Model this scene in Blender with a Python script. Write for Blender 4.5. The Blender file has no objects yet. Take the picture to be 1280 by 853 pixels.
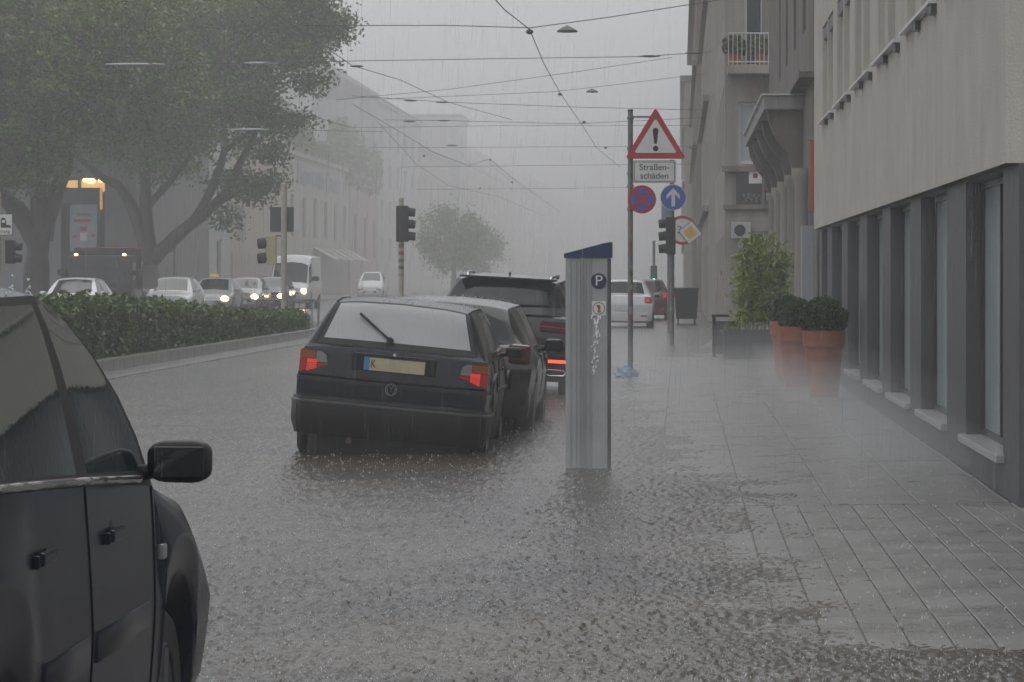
import bpy, bmesh, math, random
import numpy as np
from mathutils import Vector, Matrix, Euler

R = random.Random(7)
rng = np.random.default_rng(11)
SC = bpy.context.scene
COL = SC.collection

# ------------------------------------------------------------------ camera
F = 4200.0; VX = 850.0; VY = 345.0; H = 1.53      # focal length in photo pixels, vanishing point, eye height above the water
cam = bpy.data.cameras.new('camera')
cam.sensor_width = 36.0
cam.lens = F / 1280.0 * 36.0
cam.shift_x = (640.0 - VX) / 1280.0
cam.shift_y = (VY - 426.5) / 1280.0
cam.clip_start = 0.1; cam.clip_end = 6000
co = bpy.data.objects.new('camera', cam); COL.objects.link(co)
co.location = (0, 0, H); co.rotation_euler = (math.radians(90), 0, 0)
SC.camera = co

# ------------------------------------------------------------------ world, sun, exposure
W = bpy.data.worlds.new('World'); SC.world = W; W.use_nodes = True
nt = W.node_tree; nt.nodes.clear()
sky = nt.nodes.new('ShaderNodeTexSky'); sky.sky_type = 'NISHITA'; sky.sun_disc = False
SUN_EL, SUN_AZ = math.radians(55), math.radians(200)
sky.sun_elevation = SUN_EL; sky.sun_rotation = SUN_AZ
sky.air_density = 1.0; sky.dust_density = 6.0
bw = nt.nodes.new('ShaderNodeRGBToBW')
mix = nt.nodes.new('ShaderNodeMixRGB'); mix.inputs[0].default_value = 0.8
mix.inputs[2].default_value = (6.0, 6.12, 6.45, 1)          # even cloud deck
bg = nt.nodes.new('ShaderNodeBackground'); bg.inputs[1].default_value = 0.1
wo = nt.nodes.new('ShaderNodeOutputWorld')
nt.links.new(sky.outputs[0], bw.inputs[0]); nt.links.new(bw.outputs[0], mix.inputs[1])
nt.links.new(mix.outputs[0], bg.inputs[0]); nt.links.new(bg.outputs[0], wo.inputs[0])
sun = bpy.data.lights.new('sun', 'SUN'); sun.energy = 0.8; sun.angle = math.radians(60); sun.color = (1, .98, .95)
so = bpy.data.objects.new('sun', sun); COL.objects.link(so)
so.rotation_euler = (math.radians(90) - SUN_EL, 0, math.pi - SUN_AZ + math.pi)
SC.view_settings.view_transform = 'Standard'; SC.view_settings.look = 'None'
SC.view_settings.exposure = 0.35; SC.view_settings.gamma = 1.0; SC.view_settings.use_curve_mapping = False
SC.render.engine = 'CYCLES'
SC.cycles.use_denoising = True
SC.cycles.max_bounces = 6; SC.cycles.diffuse_bounces = 2; SC.cycles.glossy_bounces = 3
SC.cycles.transmission_bounces = 3; SC.cycles.volume_bounces = 2; SC.cycles.transparent_max_bounces = 24
SC.cycles.sample_clamp_indirect = 4.0

def PX(px, d): return (px - VX) / F * d
def PZ(py, d): return H - (py - VY) / F * d
def P(px, py, d): return (PX(px, d), d, PZ(py, d))

# ------------------------------------------------------------------ materials
MATS = {}
def mat(name, col, rough=.5, spec=.5, var=0.0, vscale=3.0, bump=0.0, bscale=40.0, metal=0.0, emit=None, estr=0.0,
        coat=0.0, alpha=1.0, streak=0.0, trans=0.0, stretch=(1, 1, 1), sub=None, grime=0.0):
    if name in MATS: return MATS[name]
    m = bpy.data.materials.new(name); m.use_nodes = True
    n = m.node_tree.nodes; l = m.node_tree.links; b = n['Principled BSDF']
    b.inputs['Base Color'].default_value = (*col, 1)
    b.inputs['Roughness'].default_value = rough
    b.inputs['Specular IOR Level'].default_value = spec
    b.inputs['Metallic'].default_value = metal
    b.inputs['Alpha'].default_value = alpha
    b.inputs['Coat Weight'].default_value = coat
    b.inputs['Coat Roughness'].default_value = .06
    b.inputs['Transmission Weight'].default_value = trans
    if emit:
        b.inputs['Emission Color'].default_value = (*emit, 1); b.inputs['Emission Strength'].default_value = estr
    tc = None
    if var or bump or streak or grime:
        tc = n.new('ShaderNodeTexCoord')
        mp = n.new('ShaderNodeMapping'); mp.inputs['Scale'].default_value = stretch
        geo = n.new('ShaderNodeNewGeometry')
        l.new(geo.outputs['Position'], mp.inputs[0])
    last = None
    if var:
        no = n.new('ShaderNodeTexNoise'); no.inputs['Scale'].default_value = vscale; no.inputs['Detail'].default_value = 6
        no.inputs['Roughness'].default_value = .65
        l.new(mp.outputs[0], no.inputs['Vector'])
        r = n.new('ShaderNodeMapRange'); r.inputs['From Min'].default_value = .3; r.inputs['From Max'].default_value = .7
        r.inputs['To Min'].default_value = 1 - var; r.inputs['To Max'].default_value = 1 + var
        l.new(no.outputs['Fac'], r.inputs[0])
        mx = n.new('ShaderNodeVectorMath'); mx.operation = 'SCALE'; mx.inputs[0].default_value = col
        l.new(r.outputs[0], mx.inputs['Scale']); last = mx.outputs[0]
    if streak:
        mp2 = n.new('ShaderNodeMapping'); mp2.inputs['Scale'].default_value = (3.2, 3.2, .07)
        l.new(geo.outputs['Position'], mp2.inputs[0])
        no = n.new('ShaderNodeTexNoise'); no.inputs['Scale'].default_value = 1.0; no.inputs['Detail'].default_value = 5
        l.new(mp2.outputs[0], no.inputs['Vector'])
        r = n.new('ShaderNodeMapRange'); r.inputs['From Min'].default_value = .3; r.inputs['From Max'].default_value = .7
        r.inputs['To Min'].default_value = 1 - streak; r.inputs['To Max'].default_value = 1 + streak * .6
        l.new(no.outputs['Fac'], r.inputs[0])
        mx = n.new('ShaderNodeVectorMath'); mx.operation = 'SCALE'
        if last: l.new(last, mx.inputs[0])
        else: mx.inputs[0].default_value = col
        l.new(r.outputs[0], mx.inputs['Scale']); last = mx.outputs[0]
    if last: l.new(last, b.inputs['Base Color'])
    if bump:
        nb = n.new('ShaderNodeTexNoise'); nb.inputs['Scale'].default_value = bscale; nb.inputs['Detail'].default_value = 4
        l.new(mp.outputs[0], nb.inputs['Vector'])
        bp = n.new('ShaderNodeBump'); bp.inputs['Strength'].default_value = bump; bp.inputs['Distance'].default_value = .01
        l.new(nb.outputs['Fac'], bp.inputs['Height']); l.new(bp.outputs[0], b.inputs['Normal'])
    MATS[name] = m
    return m

M_PAINT = mat('dark_navy_paint', (.009, .011, .018), .2, .3, var=.25, vscale=9, bump=.04, bscale=160)
M_BLACKP = mat('black_plastic', (.009, .009, .0095), .4, .3, bump=.12, bscale=300)
M_RUBBER = mat('black_rubber', (.012, .012, .012), .55, .4)
M_TYRE = mat('tyre_rubber', (.015, .015, .015), .5, .4, bump=.2, bscale=60)
M_RIM = mat('wheel_metal', (.28, .28, .29), .35, .5, metal=.7)
M_DGLASS = mat('tinted_car_glass', (.012, .016, .016), .035, .5, bump=.025, bscale=60)
M_FOG = mat('rain_covered_glass', (.36, .37, .38), .22, .5, var=.05, vscale=3, bump=.2, bscale=90)
M_CHROME = mat('chrome_trim', (.6, .6, .6), .18, .5, metal=1)
M_WHITEP = mat('white_paint', (.72, .73, .74), .25, .5, coat=.3)
M_SILVERP = mat('silver_paint', (.42, .43, .44), .25, .5, metal=.3)
M_BLACKPAINT = mat('black_paint', (.012, .012, .013), .2, .5, coat=.3, bump=.04, bscale=150)
M_REDLENS = mat('red_lens', (.32, .012, .01), .12, .5, emit=(1, .04, .02), estr=.03)
M_REDLIT = mat('lit_red_lamp', (.5, .02, .01), .2, .5, emit=(1, .06, .03), estr=.3)
M_REDBAR = mat('glowing_red_bar', (.5, .02, .01), .2, .5, emit=(1, .1, .04), estr=1.3)
M_AMBER = mat('amber_lens', (.26, .07, .012), .15, .5)
M_CLEAR = mat('clear_lens', (.22, .22, .22), .1, .6)
M_HEAD = mat('lit_headlight', (.9, .85, .7), .2, .5, emit=(1, .74, .40), estr=14)
M_HEADBOX = mat('glowing_lamp_glass', (.7, .65, .55), .2, .5, emit=(1, .66, .34), estr=2.0)
M_HEADC = mat('lit_led_headlight', (.9, .9, .8), .2, .5, emit=(.95, 1, .85), estr=3)
M_MARK = mat('lit_marker_lamp', (.9, .6, .3), .2, .5, emit=(1, .6, .25), estr=7)
M_GLOW = mat('warm_lamp', (.9, .7, .4), .3, .5, emit=(1, .66, .28), estr=2.6)
M_GREENL = mat('lit_green_lamp', (.1, .6, .4), .3, .5, emit=(.05, 1, .6), estr=7)
M_POLE = mat('galvanised_pole', (.16, .16, .16), .45, .5, var=.25, vscale=12)
M_POLEB = mat('cream_pole', (.38, .36, .27), .5, .5, var=.2, vscale=6)
M_SIGNBACK = mat('sign_back', (.06, .07, .075), .5)
M_WHITE = mat('sign_white', (.68, .68, .66), .45, var=.08, vscale=8)
M_RED = mat('sign_red', (.42, .02, .025), .4, var=.12, vscale=9)
M_BLUE = mat('sign_blue', (.03, .11, .42), .4, var=.1, vscale=9)
M_YELLOW = mat('sign_yellow', (.75, .42, .03), .4)
M_BLACK = mat('matt_black', (.015, .015, .016), .6)
M_BARK = mat('wet_bark', (.05, .045, .038), .6, .4, var=.4, vscale=2.2, bump=.5, bscale=9)
M_SEAM = mat('panel_gap', (.004, .004, .004), .8, .1)

def leafmat(name, c1, c2, rough=.45):
    m = bpy.data.materials.new(name); m.use_nodes = True
    n = m.node_tree.nodes; l = m.node_tree.links; b = n['Principled BSDF']
    g = n.new('ShaderNodeNewGeometry'); no = n.new('ShaderNodeTexNoise'); no.inputs['Scale'].default_value = 1.1; no.inputs['Detail'].default_value = 4
    l.new(g.outputs['Position'], no.inputs['Vector'])
    ad = n.new('ShaderNodeMath'); ad.operation = 'MULTIPLY_ADD'; ad.inputs[1].default_value = .6; ad.inputs[2].default_value = -.05
    l.new(g.outputs['Random Per Island'], ad.inputs[0])
    ad2 = n.new('ShaderNodeMath'); ad2.operation = 'MULTIPLY_ADD'; ad2.inputs[1].default_value = .55
    l.new(no.outputs['Fac'], ad2.inputs[0]); l.new(ad.outputs[0], ad2.inputs[2])
    mx = n.new('ShaderNodeMixRGB'); mx.inputs[1].default_value = (*c1, 1); mx.inputs[2].default_value = (*c2, 1)
    l.new(ad2.outputs[0], mx.inputs[0]); l.new(mx.outputs[0], b.inputs['Base Color'])
    b.inputs['Roughness'].default_value = rough
    tr = n.new('ShaderNodeBsdfTranslucent'); l.new(mx.outputs[0], tr.inputs[0])
    ms = n.new('ShaderNodeMixShader'); ms.inputs[0].default_value = .2
    l.new(b.outputs[0], ms.inputs[1]); l.new(tr.outputs[0], ms.inputs[2]); l.new(ms.outputs[0], n['Material Output'].inputs[0])
    return m
M_LEAF = leafmat('plane_leaves', (.013, .042, .005), (.135, .26, .018))
M_HEDGE = leafmat('hedge_leaves', (.022, .055, .008), (.12, .18, .028))
M_BOX = leafmat('boxwood_leaves', (.018, .045, .014), (.06, .11, .03))
M_BAMBOO = leafmat('bamboo_leaves', (.12, .19, .03), (.40, .46, .09))
M_VINE = leafmat('vine_leaves', (.06, .1, .03), (.14, .19, .06))
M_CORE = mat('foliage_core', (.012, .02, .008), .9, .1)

# ------------------------------------------------------------------ mesh builder
class MB:
    def __init__(s): s.v = []; s.f = []; s.mi = []; s.m = 0
    def add(s, vs, fs):
        o = len(s.v); s.v += [tuple(x) for x in vs]; s.f += [tuple(i + o for i in f) for f in fs]; s.mi += [s.m] * len(fs); return s
    def box(s, c, d, rot=None, bev=0.0):
        hx, hy, hz = d[0] / 2, d[1] / 2, d[2] / 2
        if bev > 0:
            bv = min(bev, hx * .9, hy * .9, hz * .9)
            bm = bmesh.new(); bmesh.ops.create_cube(bm, size=1)
            for v in bm.verts: v.co = Vector((v.co.x * d[0], v.co.y * d[1], v.co.z * d[2]))
            bmesh.ops.bevel(bm, geom=bm.edges[:], offset=bv, segments=2, profile=.6, affect='EDGES')
            vs = [v.co.copy() for v in bm.verts]; bm.verts.index_update(); fs = [[v.index for v in f.verts] for f in bm.faces]; bm.free()
        else:
            vs = [Vector((x * hx, y * hy, z * hz)) for x in (-1, 1) for y in (-1, 1) for z in (-1, 1)]
            fs = [(0, 1, 3, 2), (4, 6, 7, 5), (0, 4, 5, 1), (2, 3, 7, 6), (0, 2, 6, 4), (1, 5, 7, 3)]
        if rot is not None:
            e = Euler(rot).to_matrix(); vs = [e @ v for v in vs]
        c = Vector(c); return s.add([v + c for v in vs], fs)
    def span(s, a, b, bev=0.0):
        return s.box([(a[i] + b[i]) / 2 for i in range(3)], [abs(b[i] - a[i]) for i in range(3)], None, bev)
    def tube(s, pts, r, n=8, cap=True):
        pts = [Vector(p) for p in pts]; k = len(pts)
        rs = r if isinstance(r, (list, tuple)) else [r] * k
        vs = []; up = Vector((0, 0, 1)); pn = None
        for i, p in enumerate(pts):
            t = (pts[min(i + 1, k - 1)] - pts[max(i - 1, 0)])
            if t.length < 1e-9: t = Vector((0, 0, 1))
            t.normalize()
            if pn is None: a = t.orthogonal().normalized()
            else:
                a = pn - t * pn.dot(t)
                a = a.normalized() if a.length > 1e-6 else t.orthogonal().normalized()
            pn = a; b = t.cross(a)
            for j in range(n):
                an = 2 * math.pi * j / n; vs.append(p + (a * math.cos(an) + b * math.sin(an)) * rs[i])
        fs = [(i * n + j, i * n + (j + 1) % n, (i + 1) * n + (j + 1) % n, (i + 1) * n + j) for i in range(k - 1) for j in range(n)]
        if cap: fs += [tuple(range(n))[::-1], tuple(range((k - 1) * n, k * n))]
        return s.add(vs, fs)
    def lathe(s, prof, n=24, axis='z', c=(0, 0, 0), cap=True):
        vs = []; k = len(prof)
        for (r, h) in prof:
            for j in range(n):
                a = 2 * math.pi * j / n; x, y = r * math.cos(a), r * math.sin(a)
                v = {'z': (x, y, h), 'y': (x, h, y), 'x': (h, x, y)}[axis]
                vs.append((v[0] + c[0], v[1] + c[1], v[2] + c[2]))
        fs = [(i * n + j, i * n + (j + 1) % n, (i + 1) * n + (j + 1) % n, (i + 1) * n + j) for i in range(k - 1) for j in range(n)]
        if cap and prof[0][0] > 1e-6: fs.append(tuple(range(n))[::-1])
        if cap and prof[-1][0] > 1e-6: fs.append(tuple(range((k - 1) * n, k * n)))
        return s.add(vs, fs)
    def prism(s, poly, y0, y1):        # poly in the x-z plane, extruded along y
        n = len(poly); vs = [(p[0], y0, p[1]) for p in poly] + [(p[0], y1, p[1]) for p in poly]
        fs = [tuple(range(n)), tuple(range(n, 2 * n))[::-1]] + [(i, (i + 1) % n, n + (i + 1) % n, n + i) for i in range(n)]
        return s.add(vs, fs)
    def sweep(s, path, prof):          # path: plan points (x, y); prof: (outward offset, z)
        k = len(path); n = len(prof); vs = []
        for i in range(k):
            a = Vector(path[max(i - 1, 0)]); b = Vector(path[min(i + 1, k - 1)]); t = (b - a).normalized(); nn = Vector((t.y, -t.x))
            for (o, z) in prof: vs.append((path[i][0] + nn.x * o, path[i][1] + nn.y * o, z))
        fs = [(i * n + j, i * n + (j + 1) % n, (i + 1) * n + (j + 1) % n, (i + 1) * n + j) for i in range(k - 1) for j in range(n)]
        fs += [tuple(range(n)), tuple(range((k - 1) * n, k * n))[::-1]]
        return s.add(vs, fs)
    def mesh(s, name, mats, smooth=False, angle=35):
        me = bpy.data.meshes.new(name); me.from_pydata(s.v, [], s.f)
        for m in (mats if isinstance(mats, (list, tuple)) else [mats]): me.materials.append(m)
        if s.m or any(s.mi): me.polygons.foreach_set('material_index', s.mi)
        bm = bmesh.new(); bm.from_mesh(me); bmesh.ops.recalc_face_normals(bm, faces=bm.faces[:]); bm.to_mesh(me); bm.free()
        if smooth:
            me.polygons.foreach_set('use_smooth', [True] * len(me.polygons)); me.set_sharp_from_angle(angle=math.radians(angle))
        return me
    def build(s, name, mats, parent=None, smooth=False, angle=35, **k):
        return obj(name, s.mesh(name, mats, smooth, angle), parent, **k)

def obj(name, me, parent=None, label=None, cat=None, group=None, kind=None):
    o = bpy.data.objects.new(name, me); COL.objects.link(o); o.parent = parent
    return tag(o, label, cat, group, kind)
def tag(o, label=None, cat=None, group=None, kind=None):
    if label: o['label'] = label
    if cat: o['category'] = cat
    if group: o['group'] = group
    if kind: o['kind'] = kind
    return o
def thing(name, loc, label, cat, group=None, rz=0, roll=0, pitch=0):
    o = bpy.data.objects.new(name, None); COL.objects.link(o); o.location = loc; o.rotation_euler = (pitch, roll, rz)
    o.empty_display_size = .2
    return tag(o, label, cat, group)
def kids(o): return [c for c in bpy.data.objects if c.parent == o]
def copy_tree(o, loc, rz, label, roll=0, swap=None, group=None):
    def rec(a, parent):
        c = a.copy(); COL.objects.link(c); c.parent = parent
        if swap and a.type == 'MESH':
            for k, v in swap.items():
                if any(mm and mm.name == k for mm in a.data.materials):
                    c.data = a.data.copy()
                    for i, mm in enumerate(c.data.materials):
                        if mm and mm.name in swap: c.data.materials[i] = swap[mm.name]
                    break
        for ch in kids(a): rec(ch, c)
        return c
    c = rec(o, None); c.location = loc; c.rotation_euler = (0, roll, rz); c['label'] = label
    if group: c['group'] = group
    return c
def text(name, body, size, m, parent, loc, rot=(math.pi / 2, 0, 0), ext=.002, sx=1.0, align='CENTER'):
    cu = bpy.data.curves.new('t', 'FONT'); cu.body = body; cu.size = size; cu.extrude = ext; cu.align_x = align; cu.align_y = 'CENTER'
    t = bpy.data.objects.new('t', cu); COL.objects.link(t)
    me = bpy.data.meshes.new_from_object(t.evaluated_get(bpy.context.evaluated_depsgraph_get()))
    bpy.data.objects.remove(t); bpy.data.curves.remove(cu)
    me.materials.clear(); me.materials.append(m)
    o = obj(name, me, parent); o.location = loc; o.rotation_euler = rot; o.scale = (sx, 1, 1); return o
def disc(r, n=32): return [(r * math.cos(2 * math.pi * i / n), r * math.sin(2 * math.pi * i / n)) for i in range(n)]

# ------------------------------------------------------------------ leaves
def leaf_quads(cent, size, spread=.6, aspect=.62, flat=0.0):
    """numpy: one bent two-triangle leaf per centre; returns verts, faces arrays"""
    n = len(cent); a = rng.normal(size=(n, 3)); a /= np.linalg.norm(a, axis=1)[:, None]
    nrm = rng.normal(size=(n, 3)); nrm[:, 2] += flat; nrm /= np.linalg.norm(nrm, axis=1)[:, None]
    b = np.cross(nrm, a); b /= (np.linalg.norm(b, axis=1)[:, None] + 1e-9)
    a = np.cross(b, nrm)
    sz = size * (1 + spread * (rng.random(n) - .5))[:, None]
    v = np.stack([cent - a * sz * .55, cent + b * sz * .5 * aspect + nrm * sz * .08, cent + a * sz * .55, cent - b * sz * .5 * aspect + nrm * sz * .08], 1).reshape(-1, 3)
    f = np.arange(n * 4).reshape(n, 4)
    return v, f
def np_mesh(name, v, f, m, smooth=False):
    me = bpy.data.meshes.new(name); nv, nf, k = len(v), len(f), f.shape[1]
    me.vertices.add(nv); me.vertices.foreach_set('co', np.ascontiguousarray(v, dtype=np.float32).ravel())
    me.loops.add(nf * k); me.loops.foreach_set('vertex_index', np.ascontiguousarray(f, dtype=np.int32).ravel())
    me.polygons.add(nf); me.polygons.foreach_set('loop_start', np.arange(nf, dtype=np.int32) * k)
    try: me.polygons.foreach_set('loop_total', np.full(nf, k, dtype=np.int32))
    except Exception: pass
    if smooth: me.polygons.foreach_set('use_smooth', np.ones(nf, dtype=bool))
    me.materials.append(m); me.update(); me.validate(); return me

# =================================================================== THE GROUND
XBD = np.array([8, 12., 13.2, 13.75, 14.1, 16.3, 21.8, 26, 30, 38, 45, 51, 61, 75, 100, 160])
XBX = np.array([4.5, 3.4, 2.3, .6, .15, .08, .16, -.02, -.28, -.65, -.9, -1.0, -.72, -.4, 0, .2])
def wob(x, d):
    return .10 * np.sin(d * 1.9 + 1.3 * x) + .12 * np.sin(x * 9 + d * 2.3) * np.sin(d * 7.1 + x * 4) + .06 * np.sin(x * 23 + 1.7 * d) + .07 * np.sin(d * 4.3 + 2 + 3 * x) + .13 * np.sin(d * .83 + .7)
def side_h(x, d):                                   # pavement height relative to the standing water
    x = np.asarray(x, float); d = np.asarray(d, float)
    return np.clip(.0145 * (x - np.interp(d, XBD, XBX) - wob(x, d)), -.1, .1)

m_asph = mat('wet_asphalt', (.05, .05, .05), .3, .5, var=.2, vscale=2, bump=.3, bscale=60)
g = MB(); g.add([(-1500, -300, -.35), (1500, -300, -.35), (1500, 3000, -.35), (-1500, 3000, -.35)], [(0, 1, 2, 3)])
g.build('ground', m_asph, kind='structure')
g = MB(); g.add([(-22, -60, -.12), (-1.2, -60, -.12), (-1.2, 900, -.12), (-22, 900, -.12)], [(0, 1, 2, 3)])
g.build('road', m_asph, kind='structure')

def water_mat():
    m = bpy.data.materials.new('murky_flood_water'); m.use_nodes = True
    n = m.node_tree.nodes; l = m.node_tree.links; b = n['Principled BSDF']
    geo = n.new('ShaderNodeNewGeometry')
    no = n.new('ShaderNodeTexNoise'); no.inputs['Scale'].default_value = .5; no.inputs['Detail'].default_value = 4
    l.new(geo.outputs['Position'], no.inputs['Vector'])
    cr = n.new('ShaderNodeValToRGB'); cr.color_ramp.elements[0].position = .35; cr.color_ramp.elements[1].position = .7
    cr.color_ramp.elements[0].color = (.046, .043, .040, 1); cr.color_ramp.elements[1].color = (.098, .085, .070, 1)
    l.new(no.outputs['Fac'], cr.inputs[0]); l.new(cr.outputs[0], b.inputs['Base Color'])
    b.inputs['Roughness'].default_value = .2; b.inputs['IOR'].default_value = 1.33
    n2 = n.new('ShaderNodeTexNoise'); n2.inputs['Scale'].default_value = 34; n2.inputs['Detail'].default_value = 3; n2.inputs['Roughness'].default_value = .6
    l.new(geo.outputs['Position'], n2.inputs['Vector'])
    bp = n.new('ShaderNodeBump'); bp.inputs['Strength'].default_value = .5; bp.inputs['Distance'].default_value = .012
    l.new(n2.outputs['Fac'], bp.inputs['Height']); l.new(bp.outputs[0], b.inputs['Normal'])
    return m
M_WATER = water_mat()

def crater_tile(n=900, size=4.5, count=8200, seed=3):
    """periodic height tile of rain impacts: rings, pits and little upward jets (metres)"""
    r_ = np.random.default_rng(seed); T = np.zeros((n, n)); px = size / n
    for i in range(count):
        cx, cy = r_.integers(0, n, 2); age = r_.random()
        rad = .010 + .046 * age; amp = .0064 * (1 - .7 * age) * (.5 + r_.random())
        w = .008 + .007 * age; k = int((rad + 3 * w) / px) + 1
        yy, xx = np.mgrid[-k:k + 1, -k:k + 1] * px
        rr = np.hypot(xx, yy); z = amp * np.exp(-((rr - rad) / w) ** 2) - amp * .7 * np.exp(-((rr - rad * .45) / (w * 1.4)) ** 2)
        if age < .3: z += (.005 + .008 * r_.random()) * np.exp(-(rr / .006) ** 2)
        ii = (np.arange(-k, k + 1) + cx) % n; jj = (np.arange(-k, k + 1) + cy) % n
        T[np.ix_(ii, jj)] += z
    return T, size
TILE, TSZ = crater_tile()
def samp(x, y):
    n = TILE.shape[0]; u = (x / TSZ * n) % n; v = (y / TSZ * n) % n
    i0 = np.floor(u).astype(int) % n; j0 = np.floor(v).astype(int) % n; fu = u - np.floor(u); fv = v - np.floor(v)
    i1 = (i0 + 1) % n; j1 = (j0 + 1) % n
    return (TILE[i0, j0] * (1 - fu) * (1 - fv) + TILE[i1, j0] * fu * (1 - fv) + TILE[i0, j1] * (1 - fu) * fv + TILE[i1, j1] * fu * fv)
def water_h(x, d):
    c, s_ = math.cos(.65), math.sin(.65)
    h = samp(x + .17 * np.sin(d * .7), d) + .75 * samp(c * x * 1.3 - s_ * d * 1.3 + 7, s_ * x * 1.3 + c * d * 1.3)
    h += .004 * np.sin(x * 5.1 + 2.3 * np.sin(d * 1.1)) * np.sin(d * 3.7 + x * 1.3)
    sx = (d - 14.7 - .35 * np.sin(x * 1.7 + .5)) / .26                # low standing wave where the flow crosses the pavement edge
    h *= np.where(x > -1.2, np.clip(.62 - side_h(x, d) / .018, .62, 1), 1)
    h += .04 * np.exp(-sx * sx) * np.clip(1 - ((x + .45) / 1.15) ** 2, 0, 1)
    return h
rows = [11.0]
while rows[-1] < 100: rows.append(rows[-1] + max(.026, rows[-1] ** 2 / (F * H) * .8))
rows += list(np.geomspace(105, 900, 24)); rows = np.array(rows)
tt = np.concatenate([[-3, -1.2, -.6, -.35], np.linspace(-.25, .17, 640), [.3, .6]])
D_, T_ = np.meshgrid(rows, tt, indexing='ij')
X_ = T_ * np.where(D_ < 100, D_, 100 + (D_ - 100) * 1.0)
Z_ = water_h(X_, D_) * np.clip(1.15 - D_ / 130, .0, 1)
nr, nc = D_.shape
idx = np.arange(nr * nc).reshape(nr, nc)
fq = np.stack([idx[:-1, :-1], idx[:-1, 1:], idx[1:, 1:], idx[1:, :-1]], -1).reshape(-1, 4)
obj('flood_water', np_mesh('flood_water', np.stack([X_, D_, Z_], -1).reshape(-1, 3), fq, M_WATER, True), kind='structure')
g = MB(); g.add([(-40, -40, -.003), (40, -40, -.003), (40, 11.02, -.003), (-40, 11.02, -.003)], [(0, 1, 2, 3)])
g.build('standing_water', M_WATER, kind='structure')

# --- pavement with slabs
def wet_slab(name, col):
    m = bpy.data.materials.new(name); m.use_nodes = True
    n = m.node_tree.nodes; l = m.node_tree.links; b = n['Principled BSDF']
    geo = n.new('ShaderNodeNewGeometry'); oi = n.new('ShaderNodeObjectInfo')
    no = n.new('ShaderNodeTexNoise'); no.inputs['Scale'].default_value = 1.7; no.inputs['Detail'].default_value = 8; no.inputs['Roughness'].default_value = .7
    l.new(geo.outputs['Position'], no.inputs['Vector'])
    a = n.new('ShaderNodeMath'); a.operation = 'MULTIPLY_ADD'; a.inputs[1].default_value = .08; a.inputs[2].default_value = .96
    l.new(oi.outputs['Random'], a.inputs[0])
    r = n.new('ShaderNodeMapRange'); r.inputs['From Min'].default_value = .3; r.inputs['From Max'].default_value = .7; r.inputs['To Min'].default_value = .78; r.inputs['To Max'].default_value = 1.18
    l.new(no.outputs['Fac'], r.inputs[0])
    mu = n.new('ShaderNodeMath'); mu.operation = 'MULTIPLY'; l.new(a.outputs[0], mu.inputs[0]); l.new(r.outputs[0], mu.inputs[1])
    sc = n.new('ShaderNodeVectorMath'); sc.operation = 'SCALE'; sc.inputs[0].default_value = col
    l.new(mu.outputs[0], sc.inputs['Scale']); l.new(sc.outputs[0], b.inputs['Base Color'])
    rr = n.new('ShaderNodeMapRange'); rr.inputs['From Min'].default_value = .35; rr.inputs['From Max'].default_value = .65; rr.inputs['To Min'].default_value = .24; rr.inputs['To Max'].default_value = .42
    l.new(no.outputs['Fac'], rr.inputs[0]); l.new(rr.outputs[0], b.inputs['Roughness'])
    n2 = n.new('ShaderNodeTexNoise'); n2.inputs['Scale'].default_value = 26; n2.inputs['Detail'].default_value = 5
    l.new(geo.outputs['Position'], n2.inputs['Vector'])
    bp = n.new('ShaderNodeBump'); bp.inputs['Strength'].default_value = .22; bp.inputs['Distance'].default_value = .01
    l.new(n2.outputs['Fac'], bp.inputs['Height']); l.new(bp.outputs[0], b.inputs['Normal'])
    return m
M_SLAB = wet_slab('wet_concrete_slab', (.165, .16, .155))
M_JOINT = mat('dark_joint', (.10, .097, .092), .35)
xs = np.linspace(-1.3, 6, 40); ds = np.concatenate([np.linspace(8, 70, 125), np.linspace(72, 300, 40)])
DD, XX = np.meshgrid(ds, xs, indexing='ij'); ZZ = side_h(XX, DD) - .014
ii = np.arange(DD.size).reshape(DD.shape)
fq = np.stack([ii[:-1, :-1], ii[:-1, 1:], ii[1:, 1:], ii[1:, :-1]], -1).reshape(-1, 4)
sidewalk = obj('sidewalk', np_mesh('sidewalk', np.stack([XX, DD, ZZ], -1).reshape(-1, 3), fq, M_JOINT, True), kind='structure')
def slab(x0, x1, d0, d1, name, gap=.0035):
    x0 += gap; x1 -= gap; d0 += gap; d1 -= gap
    dz = R.uniform(-.0012, .0012) if d0 > 22.2 else R.uniform(-.0006, .0006); n = max(1, int((d1 - d0) / .45)); b = .004
    vs = []; fs = []
    for k in range(n + 1):
        d = d0 + (d1 - d0) * k / n
        for x, e in ((x0, -.03), (x0, -b), (x0 + b, 0), (x1 - b, 0), (x1, -b), (x1, -.03)):
            vs.append((x, d, float(side_h((x0 + x1) / 2 + (x - (x0 + x1) / 2), d)) + e + dz))
    for k in range(n):
        for j in range(5): fs.append((k * 6 + j, k * 6 + j + 1, (k + 1) * 6 + j + 1, (k + 1) * 6 + j))
    fs += [(0, 1, 2, 3, 4, 5)[::-1], tuple(n * 6 + j for j in range(6))]
    me = bpy.data.meshes.new(name); me.from_pydata(vs, [], fs); me.materials.append(M_SLAB)
    return obj(name, me, sidewalk)
x = .075 - .176 * 3
while x < 3.4:                                         # long narrow strips in front, running with the street
    d = 12.6 + R.uniform(-.5, .3)
    while d < 22.2:
        e = min(22.25, d + 2.4)
        if e > 22.25 - .6: e = 22.25
        slab(x, x + .176, d, e, 'paving_strip'); d = e
    x += .176
d = 22.26
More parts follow.
